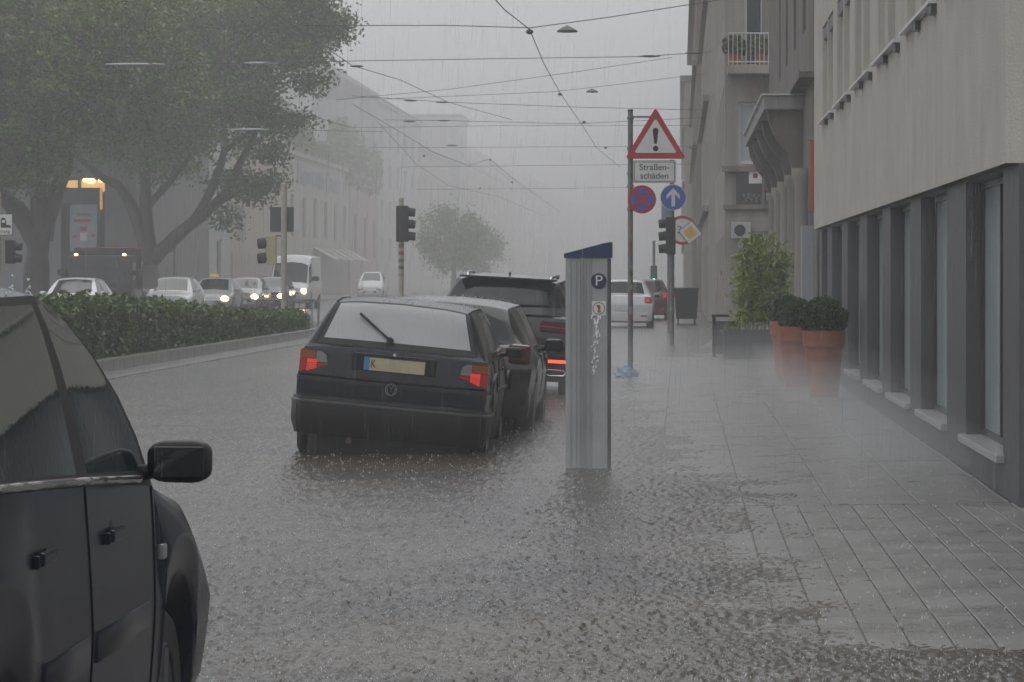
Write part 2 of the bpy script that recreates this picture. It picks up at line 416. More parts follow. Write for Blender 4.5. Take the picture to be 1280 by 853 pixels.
while d < 62:
    x = -1.31 + .0
    for k in range(7):
        x0, x1 = -1.31 + .58 * k, -1.31 + .58 * (k + 1)
        if x1 > 2.2 and x0 < 2.2: x1 = 2.195
        if x0 < 2.19 and k % 2 and d < 22.3: slab(x0, x1, d, d + .45, 'paving_slab')
        if x0 < 2.19: slab(x0, x1, d + (.45 if k % 2 else 0), d + .9 + (.45 if k % 2 else 0), 'paving_slab')
    d += .9
g = MB()
kerb_m = mat('wet_kerb_stone', (.17, .165, .155), .3, .5, var=.2, vscale=5, bump=.3, bscale=40)

# =================================================================== RIGHT: rendered building with overhang
M_REND = mat('greenish_grey_render', (.48, .46, .40), .75, .3, var=.12, vscale=.9, bump=.5, bscale=55, streak=.06)
M_DARKW = mat('dark_grey_painted_wall', (.085, .085, .09), .5, .4, var=.12, vscale=1.6, bump=.2, bscale=50, streak=.15)
M_SOFFIT = mat('soffit', (.07, .07, .07), .7)
M_SILL = mat('light_stone_sill', (.33, .33, .32), .3, .5, var=.1, vscale=7)
M_SILLM = mat('pale_metal_sill', (.62, .63, .64), .3, .5)
M_SHOPG = mat('shop_glass', (.36, .43, .44), .2, .6, bump=.01, bscale=8)
M_FRAMED = mat('dark_window_frame', (.05, .05, .055), .4)
M_UPGL = mat('window_glass', (.06, .065, .07), .06, .6)
M_FARGL = mat('haze_paled_glass', (.15, .155, .16), .1, .6)  # paler window glass for far houses, haze and sky reflection put into the colour

def facade(u0, u1, z0, z1, holes, depth, mapf):
    """wall sheet with real openings and reveals; mapf(u, z, t) -> point, t = distance into the wall"""
    us = sorted({u0, u1, *[h[0] for h in holes], *[h[1] for h in holes]}); zs = sorted({z0, z1, *[h[2] for h in holes], *[h[3] for h in holes]})
    mb = MB()
    def q(*pts): mb.add([mapf(*p) for p in pts], [(0, 1, 2, 3)])
    for i in range(len(us) - 1):
        for j in range(len(zs) - 1):
            cu, cz = (us[i] + us[i + 1]) / 2, (zs[j] + zs[j + 1]) / 2
            if any(h[0] < cu < h[1] and h[2] < cz < h[3] for h in holes): continue
            q((us[i], zs[j], 0), (us[i + 1], zs[j], 0), (us[i + 1], zs[j + 1], 0), (us[i], zs[j + 1], 0))
    for a, b, c, e in holes:
        q((a, c, 0), (a, e, 0), (a, e, depth), (a, c, depth)); q((b, c, 0), (b, e, 0), (b, e, depth), (b, c, depth))
        q((a, c, 0), (b, c, 0), (b, c, depth), (a, c, depth)); q((a, e, 0), (b, e, 0), (b, e, depth), (a, e, depth))
    return mb
def wall_x(x, sgn): return lambda u, z, t: (x + sgn * t, u, z)          # facade in a plane x = const, running along the street
def wall_y(y): return lambda u, z, t: (u, y + t, z)                      # facade facing the camera
def window(parent, mapf, a, b, c, e, t, frame, glass, fw=.07, mull=0, cross=False):
    mb = MB()
    def bar(a0, b0, c0, e0):
        p, q = mapf(a0, c0, t - .03), mapf(b0, e0, t + .03); mb.span(p, q)
    bar(a, a + fw, c, e); bar(b - fw, b, c, e); bar(a + fw, b - fw, c, c + fw); bar(a + fw, b - fw, e - fw, e)
    for k in range(mull):
        u = a + (b - a) * (k + 1) / (mull + 1); bar(u - fw / 2, u + fw / 2, c + fw, e - fw)
    if cross: bar(a + fw, b - fw, c + (e - c) * .68, c + (e - c) * .68 + fw)
    w = mb.build('window', frame, parent)
    gl = MB(); p, q = mapf(a + fw * .5, c + fw * .5, t - .006), mapf(b - fw * .5, e - fw * .5, t + .006); gl.span(p, q); gl.build('pane', glass, w)
    return w

XW, XU, DN, DF = 2.2, 2.11, 21.8, 52.8
rb = thing('rendered_building', (0, 0, 0), 'greenish grey rendered building overhanging its dark ground floor beside the sidewalk', 'building')
lw = []; k = 0
starts = [15.52, 18.8, 21.8, 24.8, 27.9, 31.0, 34.0]
lw = [(s_ * F / 2850., (s_ + 2.02 if s_ < 33 else 35.3) * F / 2850., .31, 2.245) for s_ in starts]
facade(DN, DF, -.2, 2.26, lw, .15, wall_x(XW, 1)).build('ground_floor_wall', M_DARKW, rb)
mb = MB(); mb.span((XW, DN, -.2), (14, DN + .02, 2.26)); mb.span((XW, DF - .02, -.2), (14, DF, 2.26)); mb.build('end_wall', M_DARKW, rb)
mb = MB(); mb.span((2.60, DN + .1, -.2), (2.64, DF - .1, 2.26)); mb.build('inner_wall', mat('dim_interior', (.12, .13, .13), .8), rb)
for a, b, c, e in lw:
    window(rb, wall_x(XW, 1), a, b, c, e, .15, M_FRAMED, M_SHOPG, fw=.05, mull=1)
    mb = MB(); mb.span((XW - .055, a - .08, .255), (XW + .13, b + .08, .312), bev=.008); mb.build('window_sill', M_SILL, rb)
uh = []
for k in range(8):
    c0 = 40.6 - 4.62 * k + 9.24
    for (a, b) in ((c0 - 3.55, c0 - 1.95), (c0 - 1.75, c0 - .15)):
        if a > DN + .4 and b < DF - .3: uh.append((a, b, 3.86, 5.2))
facade(DN, DF, 2.26, 11.5, uh, .10, wall_x(XU, 1)).build('rendered_facade', M_REND, rb)
mb = MB(); mb.span((XU, DN, 2.262), (14, DN + .03, 11.5)); mb.build('rendered_end_wall', M_REND, rb)
mb = MB(); mb.span((XU, DF - .03, 2.262), (14, DF, 11.5)); mb.build('rendered_end_wall', M_REND, rb)
mb = MB(); mb.span((XU + .005, DN + .005, 2.2605), (14, DF - .005, 2.275)); mb.build('soffit', M_SOFFIT, rb)
mb = MB(); mb.span((XU - .1, DN - .1, 11.5), (14, DF + .1, 11.7)); mb.build('roof', M_SOFFIT, rb)
M_RSH = mat('pale_roller_shutter', (.44, .425, .38), .6, .3, streak=.1)
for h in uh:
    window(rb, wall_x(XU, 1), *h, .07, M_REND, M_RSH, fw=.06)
    mb = MB(); mb.span((XU + .01, h[0] + .1, 5.0), (XU + .06, h[1] - .1, 5.17)); mb.build('lintel_shade', M_FRAMED, rb)  # dark bar standing in for the shade under the lintel
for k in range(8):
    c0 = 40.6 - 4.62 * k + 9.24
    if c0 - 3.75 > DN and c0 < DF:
        mb = MB(); mb.add([(XU - .07, c0 - 3.75, 3.80), (XU - .07, c0, 3.80), (XU + .05, c0, 3.845), (XU + .05, c0 - 3.75, 3.845),
                           (XU - .07, c0 - 3.75, 3.77), (XU - .07, c0, 3.77), (XU + .0, c0, 3.77), (XU + .0, c0 - 3.75, 3.77)],
                          [(0, 1, 2, 3), (0, 4, 5, 1), (4, 7, 6, 5), (0, 3, 7, 4), (1, 5, 6, 2)]); mb.build('upper_sill', M_SILLM, rb)
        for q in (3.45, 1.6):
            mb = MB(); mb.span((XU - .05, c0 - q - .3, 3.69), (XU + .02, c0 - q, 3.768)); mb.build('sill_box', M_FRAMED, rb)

# orange banner and grey door panel right behind it, then the canopy building
M_ORANGE = mat('orange_banner', (.5, .09, .035), .6)
M_STONE = mat('weathered_sandstone', (.22, .20, .17), .8, .3, var=.2, vscale=1.5, bump=.3, bscale=20, streak=.25)
M_STONEL = mat('pale_plaster', (.34, .32, .28), .8, .3, var=.12, vscale=1.0, streak=.2)
M_STONED = mat('dark_weathered_plaster', (.175, .16, .148), .8, .3, var=.2, vscale=1.5, streak=.25)
cb = thing('canopy_building', (0, 0, 0), 'dark weathered town house with a heavy projecting canopy on curved brackets', 'building')
holes = [(57.5, 59, .3, 3.2), (61, 63, .3, 3.3), (65.5, 67.5, .3, 3.3), (70, 72, .3, 3.3), (74.5, 76.5, .3, 3.3), (61, 62.4, 6, 8.2), (66, 67.4, 6, 8.2), (71, 72.4, 6, 8.2), (76, 77.4, 6, 8.2)]
facade(DF + .05, 86, -.2, 13, holes, .22, wall_x(2.28, 1)).build('wall', M_STONED, cb)
mb = MB(); mb.span((2.28, DF + .05, -.2), (12, DF + .1, 13)); mb.build('end_wall', M_STONED, cb)
for h in holes: window(cb, wall_x(2.28, 1), *h, .2, M_FRAMED, M_UPGL, fw=.08, cross=True)
mb = MB(); mb.span((1.55, 62, 4.6), (2.28, 80, 4.86), bev=.02); mb.build('canopy', mat('canopy_fascia', (.26, .26, .25), .5, var=.15, vscale=2), cb)
mb = MB(); mb.span((1.50, 61.95, 4.862), (2.28, 80.05, 4.89)); mb.build('canopy_flashing', M_SILLM, cb)
for yb in (62.2, 66.6, 71, 75.4, 79.3):
    prof = [(2.28, 4.6), (1.62, 4.6), (1.66, 4.35), (1.8, 4.05), (2.0, 3.8), (2.1, 3.45), (2.28, 3.3)]
    mb = MB(); mb.prism(prof, yb, yb + .5); mb.build('bracket', M_STONED, cb)
for yb in (60, 64.2, 68.7, 73.2, 77.8):
    mb = MB(); mb.lathe([(.2, -.15), (.2, .3), (.16, .34), (.15, 3.2), (.21, 3.3), (.21, 3.45)], 16, 'z', (2.2, yb, 0)); mb.build('half_column', M_STONEL, cb, True)
mb = MB(); mb.span((2.02, 57, 4.9), (2.28, 82, 5.0)); mb.build('string_course', M_STONED, cb)
bn = thing('hanging_banner', (2.085, 54.6, 2.6), 'narrow orange banner hung on the wall just past the rendered building', 'banner')
mb = MB(); mb.span((.03, 0, 0), (.12, .012, 1.12)); mb.build('cloth', M_ORANGE, bn)
mb = MB(); mb.tube([(-.02, .006, 1.14), (.2, .006, 1.14)], .012, 8); mb.build('rod', M_POLE, bn)
mb = MB(); mb.tube([(-.02, .006, -.02), (.2, .006, -.02)], .012, 8); mb.build('rod', M_POLE, bn)
dp = thing('notice_panel', (2.0, 55.2, 0), 'plain light grey panel standing against the wall below the orange banner', 'panel')
mb = MB(); mb.span((0, 0, .1), (.2, .5, 2.35), bev=.01); mb.build('board', mat('light_grey_panel', (.33, .34, .36), .4), dp)
mb = MB(); mb.span((.04, .05, -.12), (.1, .12, .1)); mb.build('foot', M_POLE, dp)
mb = MB(); mb.span((.04, .4, -.12), (.1, .46, .1)); mb.build('foot', M_POLE, dp)

# house with the balcony, its side facing us
D3 = 88.0
hb = thing('balcony_house', (0, 0, 0), 'pale plaster house with a white railed balcony of potted plants and dark shop sign', 'building')
holes = [(PX(922, D3), PX(946, D3), PZ(205, D3), PZ(128, D3)), (PX(930, D3), PX(955, D3), PZ(84, D3), PZ(0, D3) + 1.0), (PX(925, D3), PX(960, D3), .3, 2.7), (PX(975, D3), PX(1005, D3), .3, 2.7), (PX(985, D3), PX(1005, D3), PZ(84, D3), PZ(0, D3) + 1)]
facade(PX(906, D3), 9, -.2, 19, holes, .25, wall_y(D3)).build('wall', M_STONEL, hb)
facade(D3, 112, -.2, 19, [(90 + 3.2 * i, 91.4 + 3.2 * i, z, z + 2) for i in range(7) for z in (.6, 4.6, 8.4, 12.2)], .2, wall_x(PX(906, D3), 1)).build('street_wall', M_STONEL, hb)
for i in range(7):
    for z in (.6, 4.6, 8.4, 12.2): window(hb, wall_x(PX(906, D3), 1), 90 + 3.2 * i, 91.4 + 3.2 * i, z, z + 2, .18, M_WHITEP, M_UPGL)
M_SHUT = mat('pale_shutter', (.45, .46, .47), .5, var=.05, vscale=5)
for n_, h in enumerate(holes): window(hb, wall_y(D3), *h, .2, M_WHITEP, M_SHUT if n_ == 0 else M_UPGL, fw=.08)
mb = MB(); mb.span((PX(902, D3), D3 - .22, PZ(215, D3)), (PX(968, D3), D3, PZ(208, D3))); mb.build('cornice', M_STONE, hb)
mb = MB(); mb.span((PX(904, D3), D3 - .16, PZ(262, D3)), (PX(976, D3), D3, PZ(256, D3))); mb.build('cornice', M_STONE, hb)
mb = MB(); mb.span((PX(909, D3), D3 - 1.0, PZ(95, D3)), (PX(977, D3), D3, PZ(84, D3)), bev=.02); mb.build('balcony_slab', M_STONEL, hb)
zb, zt = PZ(84, D3), PZ(45, D3); xa, xb_ = PX(910, D3), PX(976, D3); M_RAIL = mat('white_railing', (.55, .55, .54), .4)
rl = MB(); rl.tube([(xa, D3 - .02, zt), (xa, D3 - .95, zt), (xb_, D3 - .95, zt), (xb_, D3 - .02, zt)], .022, 6); rail = rl.build('balcony_railing', M_RAIL, hb)
for i in range(13):
    mb = MB(); xx = xa + (xb_ - xa) * i / 12; mb.tube([(xx, D3 - .95, zb), (xx, D3 - .95, zt)], .011, 6); mb.build('bar', M_RAIL, rail)
mb = MB(); mb.span((xa, D3 - .965, zb + .06), (xb_, D3 - .935, zb + .1)); mb.build('bottom_rail', M_RAIL, rail)
mb = MB(); mb.span((PX(952, D3), D3 - .25, PZ(260, D3)), (PX(955, D3), D3 - .2, 19)); mb.build('downpipe', M_POLE, hb)
mb = MB(); mb.span((PX(983, D3), D3 - .6, -.2), (PX(1003, D3), D3 - .02, 16)); mb.build('pilaster', M_STONED, hb)

def foliage_ball(parent, name, c, rad, n, size, m, core=True, squash=1.0, flat=0):
    p = rng.normal(size=(n, 3)); p /= np.linalg.norm(p, axis=1)[:, None]
    rr = rad * (0.72 + .3 * rng.random(n) ** .5)
    lump = 1 + .07 * np.sin(p[:, 0] * 6 + 1) * np.sin(p[:, 1] * 5 + 2) + .05 * np.sin(p[:, 2] * 9)
    p = p * (rr * lump)[:, None] * np.array([1, 1, squash]) + np.array(c)
    v, f = leaf_quads(p, size, flat=flat); o = obj(name, np_mesh(name, v, f, m), parent)
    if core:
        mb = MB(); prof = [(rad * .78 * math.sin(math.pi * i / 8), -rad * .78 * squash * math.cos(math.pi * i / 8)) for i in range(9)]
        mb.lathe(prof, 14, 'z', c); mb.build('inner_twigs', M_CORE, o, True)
    return o
def pot(mb, r0, r1, h, rim):
    mb.lathe([(r0, 0), (r1 * .96, h - rim), (r1 * 1.05, h - rim), (r1 * 1.08, h), (r1 * .95, h), (r1 * .92, h - .06), (0, h - .06)], 28)
    return mb
M_TERRA = mat('wet_terracotta', (.33, .125, .075), .45, .4, var=.15, vscale=4, bump=.1, bscale=40, streak=.15)
for n_, (fx, col) in enumerate(((PX(914, D3), M_RED), (PX(921, D3), M_TERRA), (PX(950, D3), M_TERRA))):
    q = thing('balcony_pot', (fx, D3 - .6, zb), ['red leafed bush in a pot at the corner of the white balcony', 'green plant in a terracotta pot behind the white balcony railing', 'tall green plant in a terracotta pot near the balcony door'][n_], 'potted plant', 'plants on the white balcony')
    pot(MB(), .1, .14, .3, .06).build('pot', M_TERRA, q, True)
    foliage_ball(q, 'foliage', (0, 0, .5), .26, 160, .14, leafmat('red_leaves', (.09, .02, .02), (.2, .05, .04)) if n_ == 0 else M_VINE, False)
sg = thing('shop_sign', (PX(943, D3), D3 - .12, PZ(236, D3)), 'dark hanging shop sign with a small white square emblem on the pale house', 'sign')
mb = MB(); mb.box((0, 0, 0), (PX(966, D3) - PX(920, D3), .06, .98), bev=.01); mb.build('board', mat('dark_sign_board', (.045, .045, .05), .5), sg)
mb = MB(); mb.box((.02, -.036, .30), (.34, .012, .34)); e_ = mb.build('emblem', M_WHITE, sg)
mb = MB(); mb.box((.02, -.046, .33), (.12, .01, .12), bev=.004); mb.build('emblem_mark', mat('maroon', (.14, .03, .03), .5), e_)
M_GLET = mat('grey_lettering', (.16, .155, .15), .6)
for k in range(9):
    mb = MB(); mb.box((-.28 + .065 * k, -.036, -.18 - .1 * (k % 2)), (.05, .01, .07 + .03 * ((k * 7) % 3)), rot=(0, .5 * ((k * 5) % 3 - 1), 0)); mb.build('letter_stroke', M_GLET, sg)
mb = MB(); mb.box((.26, -.036, -.02), (.1, .01, .07), bev=.004); mb.build('red_mark', M_RED, sg)
ac = thing('air_conditioner', (PX(926, D3), D3 - .3, PZ(298, D3)), 'white air conditioner box with round fan on the pale house', 'air conditioner')
mb = MB(); mb.box((0, 0, .2), (.5, .3, .42), bev=.02); mb.build('casing', mat('ac_white', (.42, .43, .43), .5), ac)
mb = MB(); mb.lathe([(.15, -.155), (.15, -.17), (.0, -.17)], 20, 'y', (-.03, 0, .2)); mb.build('fan_grille', M_BLACK, ac)
fb = thing('flower_basket', (PX(977, 76), 76, PZ(306, 76)), 'hanging basket of pale pink flowers beside the bamboo', 'flower basket')
foliage_ball(fb, 'flowers', (0, 0, .12), .22, 260, .09, leafmat('pink_flowers', (.12, .1, .11), (.34, .29, .32)), False)
pot(MB(), .08, .2, .16, .03).build('basket', M_BLACKP, fb, True)
mb = MB(); mb.tube([(0, 0, .1), (.0, 0, .55), (.6, 0, .6)], .012, 6); mb.build('hook', M_BLACK, fb)
# far right terraces
for n_, (d0, d1, xl, zt_, m_, lab) in enumerate(((113, 150, .96, 17, M_STONEL, 'tall pale terrace house beyond the balcony house with stone window bands'),
                                              (151, 215, .75, 15, M_STONE, 'distant sandstone terrace on the right fading into the rain'),
                                              (216, 330, .3, 14, M_STONEL, 'farthest pale terrace on the right almost lost in rain'))):
    tb = thing('terrace_house', (0, 0, 0), lab, 'building')
    hs = [(d0 + 1.5 + 3.4 * i, d0 + 2.8 + 3.4 * i, z, z + 2) for i in range(int((d1 - d0) / 3.4) - 1) for z in ((.6, 4.4, 8, 11.4) if n_ < 2 else (4.4, 8))]
    facade(d0, d1, -.2, zt_, hs, .25, wall_x(xl, 1)).build('wall', m_, tb)
    for h in hs: window(tb, wall_x(xl, 1), *h, .2, M_WHITEP, M_UPGL)
    fh = [(xl + .5 + 2.0 * i, xl + 1.5 + 2.0 * i, z, z + 2) for i in range(3) for z in (4.4, 8)]
    facade(xl, 10, -.2, zt_, fh, .25, wall_y(d0)).build('end_wall', m_, tb)
    for h in fh: window(tb, wall_y(d0), *h, .2, M_WHITEP, M_UPGL)
    for z in (3.7, 7.4, 11): mb = MB(); mb.span((xl - .18, d0 - .12, z), (xl, d1, z + .22)); mb.build('string_course', M_STONE, tb)
    mb = MB(); mb.span((xl - .3, d0 - .2, zt_), (10, d1, zt_ + .4)); mb.build('roof', M_STONED, tb)

# =================================================================== pots, planter, bin on the pavement
def box_pot(x, d, r, h, rb_, lab):
    z = float(side_h(x, d)); t = thing('terracotta_planter', (x, d, z), lab, 'planter', 'terracotta pots along the dark wall')
    pot(MB(), r * .66, r * .94, h, .2).build('pot', M_TERRA, t, True)
    mb = MB(); mb.lathe([(r * .9, h - .07), (0, h - .055)], 20); mb.build('soil', mat('wet_soil', (.02, .016, .012), .6), t)
    foliage_ball(t, 'foliage', (0, 0, h + rb_ * .55), rb_, 2600, .045, M_BOX, True, .86)
    return t
box_pot(PX(1030, 41.6), 41.6, .265, .81, .29, 'large terracotta pot with clipped boxwood ball, closest to the rendered building windows')
box_pot(PX(997, 45.6), 45.6, .265, .81, .26, 'terracotta pot with boxwood in the middle of the row of three')
box_pot(PX(985, 49.2), 49.2, .265, .83, .26, 'terracotta pot with boxwood next to the bamboo planter')
dpl = 61.0
t = thing('bamboo_planter', (PX(940, dpl), dpl, float(side_h(1.2, dpl))), 'black rectangular planter with tall yellow green bamboo', 'planter')
wv = PX(976, dpl) - PX(905, dpl)
mb = MB(); mb.span((-wv / 2, -.25, 0), (wv / 2, -.2, .52)); mb.span((-wv / 2, .2, 0), (wv / 2, .25, .52)); mb.span((-wv / 2, -.2, 0), (-wv / 2 + .05, .2, .52)); mb.span((wv / 2 - .05, -.2, 0), (wv / 2, .2, .52)); mb.span((-wv / 2 + .05, -.2, 0), (wv / 2 - .05, .2, .44))
mb.build('trough', mat('black_planter', (.03, .03, .032), .5), t)
cs = []
for k in range(26):
    bx, by = R.uniform(-.12, .46), R.uniform(-.13, .13); hh = R.uniform(1.1, 1.85); lx, ly = bx * .35 + R.uniform(-.1, .1), R.uniform(-.2, .2)
    mb = MB(); mb.tube([(bx, by, .4), (bx + lx * .3, by + ly * .3, .4 + hh * .5), (bx + lx, by + ly, .4 + hh)], [.01, .008, .004], 5); mb.build('cane', mat('bamboo_cane', (.12, .14, .04), .5), t)
    for j in range(150):
        f_ = R.uniform(.12, 1) ** .8; cs.append((bx + lx * f_ + R.gauss(0, .11), by + ly * f_ + R.gauss(0, .11), .4 + hh * f_ + R.gauss(0, .06)))
v, f = leaf_quads(np.array(cs), .13, aspect=.3); obj('foliage', np_mesh('foliage', v, f, M_BAMBOO), t)
foliage_ball(t, 'low_shrub', (-wv / 2 + .12, -.05, .5), .16, 300, .06, M_VINE, False)
t = thing('litter_bin', (PX(908, 62.7), 62.9, float(side_h(.9, 62.7))), 'dark square litter bin standing beside the bamboo planter', 'bin')
wb_ = PX(925, 62.7) - PX(890, 62.7)
mb = MB(); mb.span((-wb_ / 2, -.2, 0), (-wb_ / 2 + .06, .2, .74)); mb.build('side_panel', M_BLACKP, t)
mb = MB(); mb.span((wb_ / 2 - .06, -.2, 0), (wb_ / 2, .2, .74)); mb.build('side_panel', M_BLACKP, t)
mb = MB(); mb.span((-wb_ / 2 + .06, -.16, .05), (wb_ / 2 - .06, .2, .66)); mb.build('container', mat('dark_bin_grey', (.05, .05, .055), .5), t)
mb = MB(); mb.span((-wb_ / 2 - .015, -.22, .742), (wb_ / 2 + .015, .22, .79), bev=.01); mb.build('lid', M_BLACKP, t)

# =================================================================== parking meter
dm = 26.75; xm = PX(735.5, dm)
t = thing('parking_meter', (xm, dm, -.05), 'tall grey ticket machine with slanted blue cap standing in the flood', 'parking meter')
M_MET = mat('grey_meter_metal', (.37, .38, .375), .42, .4, var=.08, vscale=6, streak=.12)
M_MCAP = mat('blue_meter_cap', (.014, .028, .088), .35, .5, var=.1, vscale=20)
hw = .178; hd = .13; hz = PZ(323, dm) + .05
mb = MB(); mb.span((-hw, -hd, 0), (hw - .022, hd, hz), bev=.006); mb.build('cabinet', M_MET, t)
mb = MB(); mb.span((hw - .021, -hd + .004, 0), (hw, hd, hz), bev=.006); mb.build('edge_profile', mat('dark_meter_edge', (.09, .09, .09), .4), t)
for k in range(9):
    xk = -.15 + [0, .045, .075, .087, .099, .111, .123, .15, .162][k] + .01
    mb = MB(); mb.span((xk - .003, -hd - .011, .012), (xk + .003, -hd + .004, hz - .004)); mb.build('rib', M_MET, t)
zc = hz + .002; mb = MB()
mb.prism([(-hw - .012, zc), (hw + .012, zc), (hw + .012, PZ(303, dm) + .05), (hw - .04, PZ(304, dm) + .05), (-hw - .012, PZ(317.5, dm) + .05)], -hd - .012, hd + .012); mb.build('cap', M_MCAP, t)
pz = PZ(351.5, dm) + .05; pxx = PX(749, dm) - xm
mb = MB(); mb.lathe([(.058, -hd - .004), (.062, -hd - .0075), (.062, -hd - .0085), (0, -hd - .0085)], 32, 'y', (pxx, 0, pz)); pd = mb.build('parking_disc', M_MCAP, t, True)
text('letter', 'P', .118, M_WHITE, pd, (pxx, -hd - .0095, pz), sx=1.05)
sz_ = PZ(385.5, dm) + .05
mb = MB(); mb.box((pxx, -hd - .0055, sz_), (.112, .003, .115)); st_ = mb.build('sticker', M_WHITE, t)
mb = MB(); mb.lathe([(.05, -hd - .0074), (.05, -hd - .0084), (.043, -hd - .0084), (.043, -hd - .0074), (.05, -hd - .0074)], 28, 'y', (pxx, 0, sz_), False); mb.build('sticker_ring', mat('grey_ring', (.2, .2, .21), .5), st_)
mb = MB(); mb.prism([(pxx - .022, sz_ + .025), (pxx + .01, sz_ + .028), (pxx + .014, sz_ - .004), (pxx - .004, sz_ - .012), (pxx - .01, sz_ + .01)], -hd - .0088, -hd - .0075); mb.build('red_print', M_RED, st_)
mb = MB(); mb.lathe([(.014, -hd - .0076), (.014, -hd - .0088), (0, -hd - .0088)], 14, 'y', (pxx + .002, 0, sz_ - .022)); mb.build('green_print', mat('print_green', (.2, .22, .05), .5), st_)
M_FOIL = mat('torn_silver_foil', (.8, .8, .78), .12, .6, metal=.6)
for k in range(46):
    zz = PZ(R.choice([395 + 75 * R.random() ** 1.4]), dm) + .05; xx = pxx - .02 + R.gauss(0, .018) + (.01 if zz > 1.1 else -.012)
    a_ = R.uniform(.006, .02); poly = [(xx + a_ * R.uniform(.3, .8) * math.cos(q), zz + a_ * R.uniform(.5, 1.8) * math.sin(q)) for q in (0, 1.2, 2.4, 3.6, 4.9)]
    mb = MB(); mb.prism(poly, -hd - .0065 - R.random() * .002, -hd - .003); mb.build('foil_scrap', M_FOIL, t)
mb = MB(); mb.span((-hw - .02, -hd - .02, -.12), (hw + .02, hd + .02, 0)); mb.build('foundation', M_JOINT, t)

# =================================================================== signs and signals
def rounded(poly, r, n=5):
    out = []; k = len(poly)
    for i in range(k):
        p = Vector(poly[i]); a = (Vector(poly[i - 1]) - p).normalized(); b = (Vector(poly[(i + 1) % k]) - p).normalized()
        ang = a.angle(b) / 2; tl = r / math.tan(ang); c = p + (a + b).normalized() * (r / math.sin(ang)); s = p + a * tl; e = p + b * tl
        a0 = math.atan2(s.y - c.y, s.x - c.x); a1 = math.atan2(e.y - c.y, e.x - c.x); da = (a1 - a0 + math.pi) % (2 * math.pi) - math.pi
        out += [(c.x + r * math.cos(a0 + da * j / n), c.y + r * math.sin(a0 + da * j / n)) for j in range(n + 1)]
    return out
ds_ = 51.0; zwp = float(side_h(-.75, ds_))
pol = thing('sign_post', (PX(788, ds_), ds_, -.1), 'grey steel sign post covered in small stickers with rain bag at foot', 'post')
ptop = PZ(139, ds_) + .1
mb = MB(); mb.tube([(0, 0, -.02), (0, 0, ptop)], .040, 14); mb.build('tube', M_POLE, pol, True, 60)
mb = MB(); mb.lathe([(.044, ptop), (.044, ptop + .02), (0, ptop + .03)], 14); mb.build('cap', M_BLACKP, pol)
for k, py in enumerate((148, 186, 217, 233, 262)):
    mb = MB(); mb.lathe([(.040, -.02), (.052, -.02), (.052, .02), (.040, .02)], 14, 'z', (0, 0, PZ(py, ds_) + .1)); mb.build('clamp', M_POLE, pol)
scol = [(.5, .2, .05), (.35, .33, .3), (.45, .03, .02), (.4, .08, .03), (.08, .15, .3), (.4, .4, .38), (.05, .05, .05), (.3, .3, .1), (.5, .5, .5), (.35, .12, .05), (.1, .2, .3), (.45, .44, .4), (.3, .05, .04), (.2, .2, .22)]
for k, c_ in enumerate(scol):
    py = 285 + k * 9.5 + R.uniform(-3, 3); hh = R.uniform(.03, .06); a0 = R.uniform(-2.3, -1.5); vs = []
    for j in range(7):
        an = a0 + R.uniform(.0, .0) + j * .22
        for zz in (-hh, hh): vs.append((.0418 * math.cos(an), .0418 * math.sin(an), PZ(py, ds_) + .1 + zz))
    mb = MB(); mb.add(vs, [(2 * j, 2 * j + 2, 2 * j + 3, 2 * j + 1) for j in range(6)]); mb.build('sticker', mat('sticker%d' % k, tuple(.12 + .45 * (q - .12) for q in c_), .5), pol)
def tri_sign():
    cx = PX(819.5, ds_) - PX(788, ds_); zt, zb = PZ(135, ds_) + .1, PZ(199, ds_) + .1
    t = thing('danger_sign', (PX(819.5, ds_), ds_ - .09, zb - .1), 'red bordered triangular danger sign with black exclamation mark', 'road sign')
    h = zt - zb; w = (PX(856, ds_) - PX(783, ds_)) / 2 + .02
    mb = MB(); mb.prism(rounded([(-w, 0), (w, 0), (0, h)], .03), -.004, .004); mb.build('plate', M_RED, t)
    i = .105; cxz = h / 3
    inner = [(-w * .70, h * .115), (w * .70, h * .115), (0, h * .79)]
    mb = MB(); mb.prism(rounded(inner, .02), -.0075, -.0045); f_ = mb.build('face', M_WHITE, t)
    mb = MB(); mb.prism([(-.018, h * .29), (.018, h * .29), (.043, h * .54), (.038, h * .585), (.018, h * .60), (-.018, h * .60), (-.038, h * .585), (-.043, h * .54)], -.0105, -.0078); mb.build('exclamation_stroke', M_BLACK, f_)
    mb = MB(); mb.prism([(a * 1, b + h * .20) for a, b in disc(.042, 20)], -.0105, -.0078); mb.build('exclamation_dot', M_BLACK, f_)
    mb = MB(); mb.span((-w * .55 - .08, .005, h * .06), (w * .5, .03, h * .1)); mb.build('bracket', M_POLE, t)
    mb = MB(); mb.span((PX(788, ds_) - PX(819.5, ds_), .005, h * .8), (0, .03, h * .835)); mb.build('bracket', M_POLE, t)
tri_sign()
t = thing('text_plate', (PX(818, ds_), ds_ - .075, PZ(215, ds_)), 'white plate reading Straßenschäden below the danger sign', 'road sign')
pw, ph = (PX(845, ds_) - PX(791, ds_)), (PZ(201, ds_) - PZ(229, ds_))
def rect(w, h): return [(-w / 2, -h / 2), (w / 2, -h / 2), (w / 2, h / 2), (-w / 2, h / 2)]
mb = MB(); mb.prism(rounded(rect(pw, ph), .03), -.004, .004); mb.build('border', M_BLACK, t)
mb = MB(); mb.prism(rounded(rect(pw - .012, ph - .012), .027), -.0065, -.0042); mb.build('margin', M_WHITE, t)
mb = MB(); mb.prism(rounded(rect(pw - .04, ph - .04), .02), -.0085, -.0066); mb.build('line', M_BLACK, t)
mb = MB(); mb.prism(rounded(rect(pw - .06, ph - .06), .015), -.0105, -.0086); fa = mb.build('face', M_WHITE, t)
